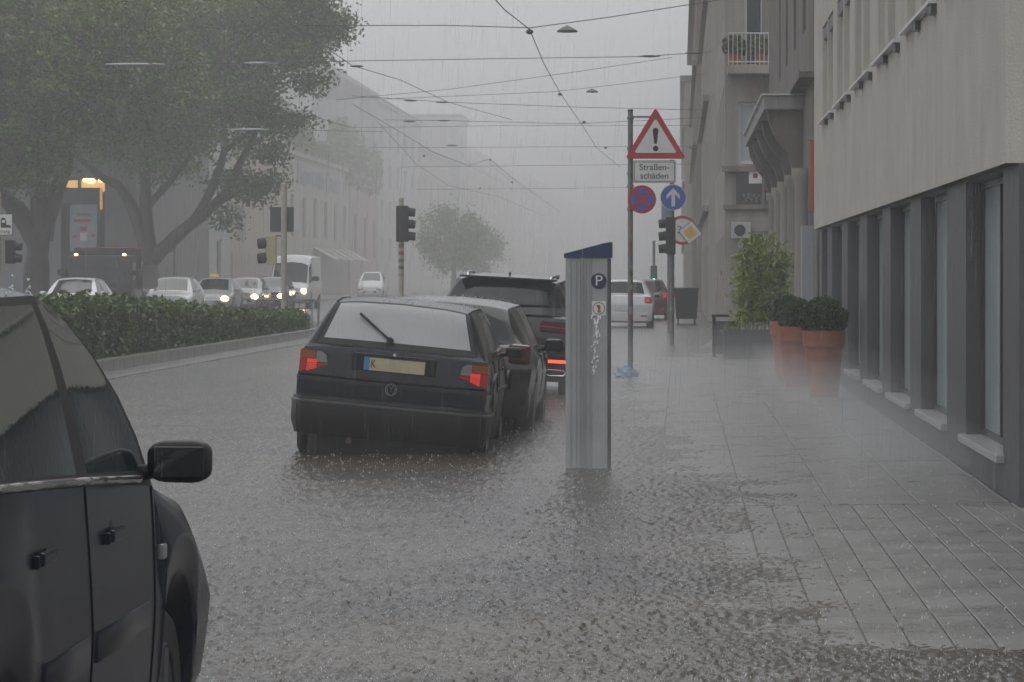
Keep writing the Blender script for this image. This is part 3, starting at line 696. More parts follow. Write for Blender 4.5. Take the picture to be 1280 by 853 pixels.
text('lettering', 'Straßen-', .135, M_BLACK, fa, (0, -.0125, .065)); text('lettering', 'schäden', .135, M_BLACK, fa, (0, -.0125, -.065))
mb = MB(); mb.span((PX(788, ds_) - PX(818, ds_), .005, -.02), (pw * .3, .03, .02)); mb.build('bracket', M_POLE, t)
def round_sign(px, py, d, r, name, label, face, parts):
    t = thing(name, (PX(px, d), d, PZ(py, d)), label, 'road sign')
    mb = MB(); mb.prism(disc(r, 40), -.004, .004); mb.build('plate', face[0], t)
    if face[1]: mb = MB(); mb.prism(disc(r * face[2], 40), -.0065, -.0042); mb.build('face', face[1], t)
    parts(t); return t
def nostop(t):
    for a in (math.pi / 4, -math.pi / 4):
        mb = MB(); L, wd = .19, .026; c, s = math.cos(a), math.sin(a)
        y = (-.0085, -.0066) if a > 0 else (-.0093, -.0067)
        mb.prism([(u * c - v_ * s, u * s + v_ * c) for u, v_ in ((-L, -wd), (L, -wd), (L, wd), (-L, wd))], *y); mb.build('cross_bar', M_RED, t)
    mb = MB(); mb.span((-.19, .005, -.02), (.1, .03, .02)); mb.build('bracket', M_POLE, t)
round_sign(802.5, 249.5, ds_ - .07, .215, 'no_stopping_sign', 'round red and blue no stopping sign with a cross on the sticker post', (M_RED, M_BLUE, .77), nostop)
# light blue plastic bag at the foot of the post
cc = [(R.gauss(0, .12), R.gauss(0, .06), abs(R.gauss(0, .03))) for k in range(40)]
bm = bmesh.new(); bmesh.ops.create_icosphere(bm, subdivisions=3, radius=1)
for v in bm.verts:
    n3 = math.sin(v.co.x * 5 + 1) * math.sin(v.co.y * 6) * .25 + math.sin(v.co.z * 9 + v.co.x * 7) * .12 + math.sin(v.co.x * 13 + v.co.y * 11) * .06
    v.co = Vector((v.co.x * .17 * (1 + n3), v.co.y * .11 * (1 + n3), max(v.co.z, -.2) * .13 * (1 + n3 * 1.5)))
me = bpy.data.meshes.new('plastic_bag'); bm.to_mesh(me); bm.free(); me.materials.append(mat('pale_blue_plastic', (.22, .38, .52), .25, .5))
o = obj('plastic_bag', me, None, 'crumpled pale blue plastic bag caught at the foot of the sign post', 'bag'); o.location = (PX(783, ds_ - .2), ds_ - .2, .02)

def signal_head(parent, c, w, h, dp, n, face, m=M_BLACK, vis=True, lit=None):
    mb = MB(); mb.box(c, (w, dp, h), bev=.02); hd_ = mb.build('signal_head', m, parent)
    for k in range(n):
        z = c[2] + h / 2 - h * (k + .5) / n; r = h / n * .38
        fx, fy = face
        p0 = Vector((c[0] + fx * w / 2, c[1] + fy * dp / 2, z)); p1 = p0 + Vector((fx, fy, -.12)) * (r * 1.5)
        if vis: mb = MB(); mb.tube([p0 - Vector((fx, fy, 0)) * .02, p1], [r, r * .92], 14); mb.build('visor', M_BLACK, hd_, True, 50)
    return hd_
d2 = 75.7
sp = thing('signal_post', (PX(840, d2), d2, -.1), 'grey signal post carrying a black traffic light by the sidewalk edge', 'traffic light')
mb = MB(); mb.tube([(0, 0, -.1), (0, 0, PZ(200, d2) + .1)], .055, 12); mb.build('tube', M_POLE, sp, True, 60)
signal_head(sp, (-.03, -.12, PZ(295, d2) + .1), .22, .84, .2, 3, (-1, 0))
mb = MB(); mb.span((-.24, .1, PZ(284, d2) + .1), (-.06, .12, PZ(254, d2) + .1)); mb.build('side_plate', mat('faded_plate', (.33, .36, .44), .5), sp)
for k in range(5):
    mb = MB(); zk = .5 + k * .33 + R.uniform(-.03, .03); mb.lathe([(.0555, zk), (.0575, zk), (.0575, zk + R.uniform(.04, .09)), (.0555, zk + .09)], 12); mb.build('sticker', mat('sticker%d' % (k % 14), (0, 0, 0)), sp)
def arrow(t):
    mb = MB(); mb.span((-.042, -.009, -.20), (.042, -.0066, .12)); mb.build('arrow_shaft', M_WHITE, t)
    mb = MB(); mb.prism([(0, .21), (.15, .05), (.15, -.04), (0, .11), (-.15, -.04), (-.15, .05)], -.0105, -.0068); mb.build('arrow_head', M_WHITE, t)
round_sign(841.5, 247, d2 - .09, .295, 'ahead_only_sign', 'round blue ahead only sign with white arrow on the signal post', (M_WHITE, M_BLUE, .95), arrow)
d4 = 92.0
p4 = thing('priority_post', (PX(836, d4), d4, -.1), 'slim post further back with speed limit ring and yellow priority diamond', 'post')
mb = MB(); mb.tube([(0, 0, -.1), (0, 0, PZ(262, d4) + .1)], .045, 10); mb.tube([(0, 0, PZ(285, d4) + .1), (PX(866, d4) - PX(836, d4), 0, PZ(285, d4) + .1)], .02, 8); mb.build('tube', M_POLE, p4, True, 60)
def spd(t): text('number', '30', .3, M_BLACK, t, (0, -.0085, 0))
round_sign(853, 288, d4 - .08, .4, 'speed_limit_sign', 'round white speed limit 30 sign with red ring behind the traffic light', (M_RED, M_WHITE, .8), spd)
t = thing('priority_sign', (PX(863, d4), d4 - .14, PZ(291, d4)), 'yellow and white diamond priority road sign hung askew', 'road sign', rz=0, roll=.12)
q = .34
mb = MB(); mb.prism([(q, 0), (0, q), (-q, 0), (0, -q)], -.004, .004); mb.build('rim', M_POLE, t)
q = .31; mb = MB(); mb.prism([(q, 0), (0, q), (-q, 0), (0, -q)], -.0065, -.0042); mb.build('margin', M_WHITE, t)
q = .19; mb = MB(); mb.prism([(q, 0), (0, q), (-q, 0), (0, -q)], -.009, -.0066); mb.build('face', M_YELLOW, t)
# far green light
d5 = 150.0
t = thing('far_traffic_light', (PX(814, d5), d5, -.1), 'distant traffic light showing green down the street', 'traffic light')
mb = MB(); mb.tube([(.12, 0, 0), (.12, 0, 3.2)], .06, 8); mb.build('tube', M_POLE, t)
signal_head(t, (0.12, -.14, PZ(345, d5) + .1), .3, .9, .2, 3, (0, -1), vis=False)
mb = MB(); mb.lathe([(.12, -.26), (.12, -.29), (0, -.29)], 16, 'y', (.12, 0, PZ(352, d5) + .1)); mb.build('green_lamp', M_GREENL, t)
# skip container
dc = 108.0
t = thing('waste_container', (PX(858, dc), dc, 0.0), 'dark rubbish container on feet beyond the signal post', 'container')
wc = PX(872, dc) - PX(846, dc)
mb = MB(); mb.add([(-wc / 2, -.4, .15), (wc / 2, -.4, .15), (wc / 2, .4, .15), (-wc / 2, .4, .15), (-wc / 2 - .05, -.5, 1.05), (wc / 2 + .05, -.5, 1.05), (wc / 2 + .05, .5, 1.05), (-wc / 2 - .05, .5, 1.05)], [(0, 1, 2, 3), (4, 5, 6, 7), (0, 1, 5, 4), (1, 2, 6, 5), (2, 3, 7, 6), (3, 0, 4, 7)]); mb.build('body', M_BLACKP, t)
mb = MB(); mb.span((-wc / 2 - .08, -.54, 1.052), (wc / 2 + .08, .5, 1.15), bev=.02); mb.build('lid', M_BLACKP, t)
for sx in (-1, 1):
    for sy in (-1, 1): mb = MB(); mb.lathe([(.08, -.03), (.08, .03)], 12, 'x', (sx * wc * .4, sy * .3, .07)); mb.build('wheel', M_TYRE, t)
# median poles
dq = 57.0 * F / 2850
def cream_post(px, topy, d, lab, r=.06):
    t = thing('signal_mast', (PX(px, d), d, -.05), lab, 'traffic light'); ht = PZ(topy, d) + .05
    mb = MB(); mb.tube([(0, 0, -.1), (0, 0, ht)], r, 12); mb.build('mast', M_POLEB, t, True, 60)
    mb = MB(); mb.lathe([(r + .004, ht), (r + .004, ht + .04), (0, ht + .06)], 12); mb.build('cap', M_POLEB, t); return t
dA = 86.0
t = cream_post(355, 232, dA, 'cream mast with dark sign back and cream signal box by the hedge end', .075)
mb = MB(); mb.box((PX(352, dA) - PX(355, dA), .09, PZ(274.5, dA) + .05), (PX(367, dA) - PX(337.5, dA), .03, PZ(259, dA) - PZ(290, dA)), bev=.01); mb.build('sign_back', M_SIGNBACK, t)
M_CREAM = mat('cream_signal_box', (.42, .40, .22), .5, var=.1, vscale=5)
hd_ = signal_head(t, (PX(339, dA) - PX(355, dA), .02, PZ(313, dA) + .05), .26, PZ(294, dA) - PZ(331, dA), .22, 2, (-1, 0), M_CREAM)
for py in (295, 330): mb = MB(); mb.tube([(-.25, 0, PZ(py, dA) + .05), (0, 0, PZ(py, dA) + .05)], .02, 6); mb.build('arm', M_POLE, t)
dB = 84.0
t = cream_post(501.5, 250, dB, 'cream mast with black two visor traffic signal rising behind the dark hatchback', .065)
signal_head(t, (.03, -.0, PZ(280, dB) + .05), .30, PZ(258, dB) - PZ(303, dB), .28, 3, (1, 0))
for k in range(5): mb = MB(); zk = PZ(310 + k * 9, dB) + .05; mb.lathe([(.066, zk), (.069, zk), (.069, zk + .09), (.066, zk + .09)], 12); mb.build('sticker', mat('sticker%d' % (k * 2 % 14), (0, 0, 0)), t)
dC = 74.0
t = cream_post(-2, 243, dC, 'cream mast with a small black traffic signal by the tram plate', .06)
signal_head(t, (PX(13, dC) - PX(-2, dC), 0, PZ(315, dC) + .05), .2, .52, .2, 2, (1, 0))
for py in (299, 331): mb = MB(); mb.tube([(0, 0, PZ(py, dC) + .05), (PX(10, dC) - PX(-2, dC), 0, PZ(py, dC) + .05)], .018, 6); mb.build('arm', M_POLEB, t)
t = thing('tram_plate', (PX(3.5, dC), dC - .1, PZ(281, dC)), 'square white plate with a black tram symbol on the cream mast', 'road sign')
ws = PX(17, dC) - PX(-10, dC)
mb = MB(); mb.prism(rounded(rect(ws, ws), .02), -.004, .004); mb.build('border', M_BLACK, t)
mb = MB(); mb.prism(rounded(rect(ws - .025, ws - .025), .015), -.007, -.0042); fa = mb.build('face', M_WHITE, t)
mb = MB(); mb.prism([(-.02, -.07), (.2, -.07), (.2, -.02), (.1, 0), (.09, .1), (.06, .15), (-.0, .15), (-.03, .1)], -.0095, -.0072); mb.build('tram_symbol', M_BLACK, fa)
mb = MB(); mb.span((.0, -.012, .04), (.07, -.0097, .1)); mb.build('tram_window', M_WHITE, fa)
text('lettering', 'Vorrang', .11, M_BLACK, fa, (0, -.0095, -.15))

# =================================================================== median with hedge, railing
M_KERB = kerb_m
md = MB(); md.span((-12.6, 30, -.2), (-9.32, 100, .16)); md.build('median', mat('median_soil', (.05, .045, .035), .7, var=.3), kind='structure')
med = bpy.data.objects['median']
y = 31.0
while y < 100:
    mb = MB(); mb.span((-9.315, y, -.2), (-9.1, y + .985, .2 + R.uniform(-.004, .004)), bev=.02); mb.build('kerb_stone', M_KERB, med); y += 1.0
mb = MB(); mb.span((-9.09, 30, -.2), (-8.4, 100, .018)); mb.build('gutter', mat('wet_gutter_concrete', (.15, .15, .145), .25, var=.2, vscale=3), med)
hg = thing('hedge', (-9.9, 42, .16), 'long clipped green hedge along the raised median kerb', 'hedge')
def hedge_h(y): return float(np.interp(y, [42, 54.8, 60.7, 67.5, 71.8, 85], [.92, .90, .84, .64, .55, .38]))
n = 30000; yy = rng.random(n) * 42; hh = np.interp(yy + 42, [42, 54.8, 60.7, 67.5, 71.8, 85], [.92, .90, .84, .64, .55, .38]) * (1 + .06 * np.sin(yy * 1.7) + .05 * np.sin(yy * 4.1 + 1))
sel = rng.random(n); fx = np.where(sel < .5, .48 + .1 * rng.random(n) + .05 * np.sin(yy * 2.3), -.5 + 1.05 * rng.random(n))
zz = np.where(sel < .5, rng.random(n) * hh, hh + .05 * rng.normal(size=n))
end = rng.random(n) < .03; yy = np.where(end, 42.1 - .1 * rng.random(n), yy); zz = np.where(end, rng.random(n) * .38, zz)
v, f = leaf_quads(np.stack([fx, yy, zz], -1), .11); obj('foliage', np_mesh('foliage', v, f, M_HEDGE), hg)
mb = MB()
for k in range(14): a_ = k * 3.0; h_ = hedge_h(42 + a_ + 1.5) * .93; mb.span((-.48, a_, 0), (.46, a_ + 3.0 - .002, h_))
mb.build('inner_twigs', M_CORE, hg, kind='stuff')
rl = thing('railing', (0, 0, 0), 'grey tubular barrier railing at the end of the hedge', 'railing')
dr = 88.0
for a, b in ((320, 364), (366, 398)):
    zt_ = PZ(375, dr); xa, xb_ = PX(a, dr), PX(b, dr)
    mb = MB(); mb.tube([(xa, dr, .0), (xa, dr, zt_ - .08), (xa + .08, dr, zt_), (xb_ - .08, dr, zt_), (xb_, dr, zt_ - .08), (xb_, dr, 0)], .028, 8); mb.build('hoop', M_POLE, rl, True, 60)
    for k in range(1, 4): mb = MB(); xx = xa + (xb_ - xa) * k / 4; mb.tube([(xx, dr, 0), (xx, dr, zt_ - .02)], .016, 6); mb.build('bar', M_POLE, rl)

# =================================================================== CARS
M_SMOKED = mat('smoked_red_lens', (.06, .006, .006), .1)
FR = [0, .07, .22, .4, .6, .78, .93, 1.0]
def pchip(Y, xq):
    """monotone interpolation of rows Y (k, m) at float indices xq, blended half with straight lines"""
    Y = np.asarray(Y, float); k = len(Y); d = np.diff(Y, axis=0); t = np.zeros_like(Y)
    t[0] = d[0]; t[-1] = d[-1]
    for i in range(1, k - 1):
        a, b = d[i - 1], d[i]; s = a * b
        with np.errstate(divide='ignore', invalid='ignore'): t[i] = np.where(s > 0, 2 * s / (a + b), 0)
    i = np.clip(np.floor(xq).astype(int), 0, k - 2); u = (xq - i)[:, None]
    h = (2 * u ** 3 - 3 * u ** 2 + 1) * Y[i] + (u ** 3 - 2 * u ** 2 + u) * t[i] + (-2 * u ** 3 + 3 * u ** 2) * Y[i + 1] + (u ** 3 - u ** 2) * t[i + 1]
    return .5 * h + .5 * (Y[i] * (1 - u) + Y[i + 1] * u)
class Shell:
    """car skin lofted from stations (rear to nose); half ring: 0 floor mid, 1 floor edge, 2 sill, 3 flank, 4 belt, 5 cant rail, 6, 7 roof middle"""
    def __init__(s, st, axles, rw, fine=2, bulge=(.04, .08), ap=.03):
        s.ap = ap
        ring = []
        for q in st:
            y = q['y']; w = q['w']; z = q['z']
            ring.append([(0, y[0], z[0]), (w[0], y[0], z[0]), (w[1], y[1], z[1]), (w[2], y[2], z[2]), (w[3], y[3], z[3]), (w[4], y[4], z[4]), (w[4] * .62, y[5], z[4] + (z[5] - z[4]) * .72), (0, y[5], z[5])])
        s.A = np.array(ring, float); s.axles = axles; s.rw = rw; s.bulge = bulge
        k = len(st); fu = []
        for i in range(k - 1):
            for a, b in zip(FR[:-1], FR[1:]):
                for j in range(fine): fu.append(i + a + (b - a) * j / fine)
        s.us = np.array(fu + [k - 1.0]); s.vs = np.array([j + a for j in range(7) for a in FR[:-1]] + [7.0])
        s.G = s.grid(s.us, s.vs)
    def grid(s, us, vs):
        k = s.A.shape[0]; B = pchip(s.A.reshape(k, -1), us).reshape(len(us), 8, 3)
        C = pchip(B.transpose(1, 0, 2).reshape(8, -1), vs).reshape(len(vs), len(us), 3).transpose(1, 0, 2).copy()
        for a in range(len(vs)):
            if 4 < vs[a] < 5.5:
                f_ = min(vs[a] - 4, 1); w_ = np.clip(1 - np.abs(us - 4), 0, 1) * 4 * f_ * (1 - f_) * s.ap
                C[:, a, 1] += w_; C[:, a, 2] += w_ * .55
        # arches: squeeze the flank upward round each axle
        zl = B[:, 1, 2]; 
        for a in range(len(vs)):
            v = vs[a]; P_ = C[:, a]; y = P_[:, 1]; arch = np.full(len(us), -1.0)
            for ya in s.axles:
                q = s.rw ** 2 - (y - ya) ** 2; arch = np.maximum(arch, np.where(q > 0, np.sqrt(np.maximum(q, 0)) + s.rw * .88, -1))
            low = np.maximum(zl, arch); top = B[:, 4, 2]
            if v < 4:
                f_ = np.clip((P_[:, 2] - zl) / np.maximum(top - zl, .05), 0, 1); P_[:, 2] = np.where(low > zl + 1e-4, low + f_ * (top - low), P_[:, 2])
                # flare
                if v >= 1: P_[:, 0] += np.where(arch > zl, .018 * (1 - f_) , 0)
        return C
    def pt(s, u, v, side=1, off=0.0):
        e = 1e-3
        g = s.grid(np.array([u, min(u + e, s.us[-1]), u]), np.array([v, min(v + e, 7)]))
        p = Vector(g[0, 0])
        if off:
            a = Vector(g[1, 0]) - p; b = Vector(g[0, 1]) - p; n = a.cross(b)
            if n.length < 1e-14: n = Vector((1, 0, 0))
            n.normalize()
            if n.x < 0 and abs(n.x) > .1: n = -n
            if abs(n.x) <= .1 and n.z < 0: n = -n
            p = p + n * off
        p.x *= side; return p
    def build(s, root, zones, paint, cap=True):
        """zones: list of (name, material, u0, u1, v0, v1, one_mesh_across)"""
        us, vs, G = s.us, s.vs, s.G; parts = {}
        def put(key, pts):
            parts.setdefault(key, []).append(pts)
        for i in range(len(us) - 1):
            for j in range(len(vs) - 1):
                cu, cv = (us[i] + us[i + 1]) / 2, (vs[j] + vs[j + 1]) / 2; key = None
                for z in zones:
                    if z[2] < cu < z[3] and z[4] < cv < z[5]: key = z; break
                q = [G[i, j], G[i + 1, j], G[i + 1, j + 1], G[i, j + 1]]
                for sd in (1, -1):
                    qq = [(p[0] * sd, p[1], p[2]) for p in q]
                    if sd < 0: qq = qq[::-1]
                    put((key, 0 if key is None or key[6] else sd), qq)
        if cap:
            for end, bl, sg in ((0, s.bulge[0], -1), (-1, s.bulge[1], 1)):
                row = G[end]; m = int(np.searchsorted(vs, 5.0)); xs_ = np.linspace(-1, 1, 13)
                pts = np.array([[(row[j, 0] * t_, row[j, 1] + sg * bl * (1 - t_ * t_) * min(1, max(0, (vs[j] - .3) * 2)), row[j, 2]) for t_ in xs_] for j in range(m + 1)])
                for j in range(m):
                    for c in range(12): put((None, 0), [tuple(pts[j, c]), tuple(pts[j, c + 1]), tuple(pts[j + 1, c + 1]), tuple(pts[j + 1, c])])
        out = {}
        for (key, sd), qs in parts.items():
            mp = {}; V = []; Fc = []
            for q in qs:
                ids = []
                for p in q:
                    kk = (round(p[0], 5), round(p[1], 5), round(p[2], 5))
                    if kk not in mp: mp[kk] = len(V); V.append(p)
                    ids.append(mp[kk])
                ids2 = []
                for a in ids:
                    if a not in ids2: ids2.append(a)
                if len(ids2) > 2: Fc.append(ids2)
            me = bpy.data.meshes.new('m'); me.from_pydata(V, [], Fc); me.materials.append(key[1] if key else paint)
            bm = bmesh.new(); bm.from_mesh(me); bmesh.ops.recalc_face_normals(bm, faces=bm.faces[:]); bm.to_mesh(me); bm.free()
            me.polygons.foreach_set('use_smooth', [True] * len(me.polygons)); me.set_sharp_from_angle(angle=math.radians(38))
            nm = key[0] if key else 'body'; me.name = nm
            out.setdefault(nm, []).append(obj(nm, me, root))
        return out
    def line(s, root, name, pts, r=.005, m=None, side=1, off=.0):
        if abs(pts[0][0] - pts[-1][0]) > .05 and abs(pts[0][1] - pts[-1][1]) < 1e-6:
            lo, hi = sorted((pts[0][0], pts[-1][0])); pts = [(lo, pts[0][1])] + [(float(q), pts[0][1]) for q in s.us if lo + 1e-3 < q < hi - 1e-3] + [(hi, pts[0][1])]
        mb = MB(); mb.tube([s.pt(u, v, side, off) for u, v in pts], r, 6); return mb.build(name, m or M_SEAM, root, True, 60)
def ln(u0, v0, u1, v1, n=10): return [(u0 + (u1 - u0) * i / n, v0 + (v1 - v0) * i / n) for i in range(n + 1)]

WHEELM = {}
def wheel(root, x, y, r, w=.2, m_rim=None, spokes=5, cover=False):
    key = (round(r, 3), w, spokes, cover, (m_rim or M_RIM).name)
    if key not in WHEELM:
        mb = MB(); mb.lathe([(r * .64, -w / 2 + .01), (r * .9, -w / 2), (r * .985, -w / 2 + .025), (r, -w / 2 + .05), (r, w / 2 - .05), (r * .985, w / 2 - .025), (r * .9, w / 2), (r * .64, w / 2 - .01), (r * .62, 0), (r * .64, -w / 2 + .01)], 32, 'x', cap=False)
        ty = mb.mesh('wheel', M_TYRE, True, 40)
        mb = MB(); mb.lathe([(r * .66, w / 2 - .012), (r * .63, w / 2 - .004), (r * .58, w / 2 - .03), (r * .56, w * .05), (0, w * .02)], 28, 'x')
        mb.lathe([(r * .66, -w / 2 + .012), (r * .6, -w / 2 + .03), (0, -w * .02)], 20, 'x')
        if cover: mb.lathe([(r * .55, w * .3), (r * .4, w * .42), (r * .15, w * .45), (0, w * .45)], 24, 'x')
        else:
            for k in range(spokes):
                a = 2 * math.pi * k / spokes; c, s_ = math.cos(a), math.sin(a)
                mb.tube([(w * .34, c * r * .08, s_ * r * .08), (w * .38, c * r * .34, s_ * r * .34), (w * .36, c * r * .6, s_ * r * .6)], [r * .1, r * .075, r * .085], 6)
            mb.lathe([(r * .14, w * .2), (r * .14, w * .4), (r * .1, w * .44), (0, w * .44)], 16, 'x')
        rm = mb.mesh('rim', m_rim or M_RIM, True, 40); WHEELM[key] = (ty, rm)
    ty, rm = WHEELM[key]
    o = obj('wheel', ty, root); o.location = (x, y, r)
    q = obj('rim', rm, o)
    if x < 0: q.scale = (-1, 1, 1)
    return o
def mirror(root, x, y, z, sd, m, s=1.0, fwd=1):
    mb = MB(); prof = []
    bm = bmesh.new(); bmesh.ops.create_cube(bm, size=1); bmesh.ops.bevel(bm, geom=bm.edges[:], offset=.3, segments=4, profile=.5, affect='EDGES')
    for v in bm.verts:
        t_ = v.co.x + .5; v.co = Vector((v.co.x * .24, v.co.y * .13 * (1 - .15 * t_), v.co.z * (.155 + .01 * t_)))
        v.co *= s; v.co.x = sd * (v.co.x + .15 * s) ; v.co += Vector((x, y, z))
    me = bpy.data.meshes.new('mirror'); bmesh.ops.recalc_face_normals(bm, faces=bm.faces[:]); bm.to_mesh(me); bm.free(); me.materials.append(m)
    me.polygons.foreach_set('use_smooth', [True] * len(me.polygons)); o = obj('mirror', me, root)
    mb = MB(); mb.box((x + sd * .155 * s, y - .0645 * s, z), (.19 * s, .006, .115 * s), bev=.002); mb.build('mirror_glass', M_DGLASS, o)
    mb = MB(); mb.tube([(x - sd * .03, y, z - .05 * s), (x + sd * .06 * s, y, z - .035 * s)], [.035 * s, .028 * s], 8); mb.build('mirror_arm', M_BLACKP, o, True, 60)
    return o
def S(y, w, z):
    if len(y) == 1: y = y * 6
    return {'y': y, 'w': w, 'z': z}
def roof_drops(root, sh, n, u0, u1):
    pts = []
    for k in range(n):
        p = sh.pt(R.uniform(u0, u1), R.uniform(5, 7), R.choice((-1, 1)), 0); pts.append((p.x, p.y, p.z + .004 + .03 * R.random() ** 2))
    return pts

# ---------------------------------------------------------------- boxy dark hatchback in the flood
def make_hatch_boxy(loc, roll):
    t = thing('hatchback', loc, 'boxy dark hatchback with fogged rear window and wiper standing in the flood', 'car', roll=roll)
    st = [S((.12, .05, .04, .115, .15, .118), (.70, .80, .815, .785, .70), (.26, .42, .68, .95, .985, .987)),
          S((.50, .50, .50, .42, .50, .485), (.74, .815, .832, .80, .585), (.24, .40, .68, .955, 1.352, 1.392)),
          S((.74, .74, .74, .70, .98, .98), (.74, .815, .832, .802, .60), (.22, .40, .68, .955, 1.372, 1.414)),
          S((1.72, 1.72, 1.72, 1.70, 1.66, 1.66), (.74, .815, .832, .80, .605), (.20, .38, .66, .945, 1.375, 1.418)),
          S((2.75, 2.75, 2.75, 2.78, 2.2, 2.16), (.74, .815, .832, .79, .59), (.20, .38, .66, .93, 1.35, 1.395)),
          S((2.92, 2.92, 2.92, 2.92, 2.92, 2.95), (.74, .815, .83, .78, .66), (.20, .38, .66, .925, .945, .965)),
          S((3.7, 3.78, 3.80, 3.76, 3.76, 3.80), (.72, .80, .815, .76, .68), (.20, .36, .6, .83, .85, .865)),
          S((3.82, 3.92, 3.93, 3.86, 3.86, 3.86), (.66, .76, .78, .74, .66), (.24, .34, .58, .78, .79, .80))]
    sh = Shell(st, (.77, 3.245), .33)
    zones = [('rear_window', M_FOG, .11, .90, 5.16, 7.1, True), ('rear_window_seal', M_RUBBER, .03, .97, 5.04, 7.1, True),
             ('windscreen', M_DGLASS, 4.1, 4.93, 5.2, 7.1, True),
             ('side_window', M_DGLASS, 2.07, 2.93, 4.07, 4.93, False), ('side_window', M_DGLASS, 3.07, 3.93, 4.07, 4.93, False),
             ('window_frame', M_RUBBER, 2.0, 4.0, 4.0, 5.0, False)]
    sh.build(t, zones, M_PAINT)
    for sd in (-1, 1):
        for u in (2.0, 3.0, 4.0): sh.line(t, 'door_seam', ln(u, 2.1, u, 4.0), .006, side=sd)
        sh.line(t, 'side_trim', ln(.3, 3.05, 6.6, 3.05, 40), .018, M_BLACKP, sd)
        wheel(t, sd * .725, .77, .29, .2, cover=True); wheel(t, sd * .715, 3.245, .29, .18, cover=True)
        mirror(t, sd * .80, 2.52, 1.0, sd, M_BLACKP, .64)
        mb = MB(); mb.box((sd * .838, 1.95, .86), (.02, .17, .03), bev=.006); mb.build('door_handle', M_BLACKP, t)
        # tail lamp: smoked red, reversing and amber fields
        def rx(y0): return y0
        mb = MB()
        pl = [(.545, .735), (.80, .735), (.80, .935), (.62, .935), (.575, .90)]
        mb.prism([(sd * a, b) for a, b in pl], .062, .16); tl = mb.build('tail_lamp', M_BLACKP, t)
        def seg(nm, poly, m, y0=.050):
            mb = MB(); mb.prism([(sd * a, b) for a, b in poly], y0, .12); mb.build(nm, m, tl)
        seg('red_field', [(.552, .742), (.655, .742), (.655, .825), (.57, .825)], M_REDLENS)
        seg('brake_field', [(.66, .742), (.745, .742), (.745, .855), (.66, .855)], M_REDLIT, .048)
        seg('red_field', [(.75, .742), (.808, .742), (.808, .855), (.75, .855)], M_REDLENS)
        seg('clear_field', [(.572, .832), (.668, .832), (.668, .928), (.622, .928), (.582, .895)], M_CLEAR)
        seg('amber_field', [(.674, .86), (.808, .86), (.808, .928), (.674, .928)], M_AMBER)
        for k in range(6):
            mb = MB(); zz = .75 + k * .014; mb.box((sd * .70, .0465, zz), (.085, .003, .004)); mb.build('lens_rib', M_REDLENS, tl)
    # tailgate fold lines
    mb = MB(); mb.tube([(-.79, .038, .722), (-.4, .012, .715), (0, .002, .712), (.4, .012, .715), (.79, .038, .722)], .009, 6); mb.build('tailgate_edge', M_SEAM, t, True, 60)
    mb = MB(); mb.span((-.36, .03, .765), (.36, .1, .945), bev=.012); pr = mb.build('plate_recess', M_BLACKP, t)
    mb = MB(); mb.box((.01, .022, .858), (.53, .012, .118), bev=.003); pl = mb.build('number_plate', mat('plate_rim', (.05, .05, .05), .4), pr)
    mb = MB(); mb.box((.03, .013, .858), (.475, .006, .108)); mb.build('plate_face', mat('yellowish_plate', (.46, .42, .27), .45, var=.12, vscale=9), pl)
    mb = MB(); mb.box((-.232, .013, .858), (.045, .0062, .108)); mb.build('blue_strip', mat('plate_blue', (.05, .22, .42), .4), pl)
    text('plate_letter', 'K', .1, M_BLACK, pl, (-.175, .0085, .858), sx=.7)
    mb = MB(); mb.span((-.05, -.002, .925), (.05, .05, .94)); mb.build('plate_lamp', M_BLACKP, pr)
    mb = MB(); mb.lathe([(.014, -.01), (.014, .06)], 12, 'y', (0, .03, .95)); mb.build('lock', M_CHROME, t)
    # round emblem with two stacked letters
    ez, ey = .655, -.012
    mb = MB(); ringp = [(.048 * math.cos(a), ey, ez + .048 * math.sin(a)) for a in [2 * math.pi * k / 28 for k in range(29)]]
    mb.tube(ringp, .0055, 6, False); em = mb.build('emblem', mat('dull_chrome', (.22, .22, .23), .35, metal=.6), t, True, 60)
    mb = MB(); mb.tube([(-.02, ey, ez + .042), (0, ey, ez + .006), (.02, ey, ez + .042)], .0045, 6); mb.build('emblem_letter', MATS['dull_chrome'], em)
    mb = MB(); mb.tube([(-.041, ey, ez + .02), (-.02, ey, ez - .038), (0, ey, ez - .002), (.02, ey, ez - .038), (.041, ey, ez + .02)], .0045, 6); mb.build('emblem_letter', MATS['dull_chrome'], em)
    # bumper
    path = [(-.828, .62), (-.828, .2), (-.82, .07), (-.78, .0), (-.6, -.045), (0, -.065), (.6, -.045), (.78, .0), (.82, .07), (.828, .2), (.828, .62)]
    mb = MB(); mb.sweep(path, [(-.10, .22), (-.02, .22), (.02, .33), (.026, .50), (.012, .535), (-.01, .55), (-.10, .55)]); bp = mb.build('bumper', M_BLACKP, t, True, 30)
    mb = MB(); mb.sweep(path, [(.024, .487), (.034, .492), (.034, .507), (.024, .512)]); mb.build('bumper_strip', mat('worn_bumper_strip', (.07, .07, .07), .3), bp, True, 30)
    path2 = [(-.70, .3), (-.69, .12), (-.6, .05), (0, .03), (.6, .05), (.69, .12), (.70, .3)]
    mb = MB(); mb.sweep(path2, [(-.05, -.02), (-.012, -.02), (.0, .30), (-.05, .30)]); mb.build('valance', M_BLACKP, t, True, 30)
    mb = MB(); mb.tube([(-.32, .35, .2), (-.32, -.055, .19)], .026, 10); mb.build('exhaust', mat('rusty_exhaust', (.08, .06, .05), .6), t, True)
        # wiper lying across the glass
    w0, w1 = sh.pt(.16, 6.6, 1, .02), sh.pt(.60, 6.1, -1, .035)
    w0 = Vector((-.06, w0.y - .0, w0.z)); wm = w0.lerp(w1, .55)
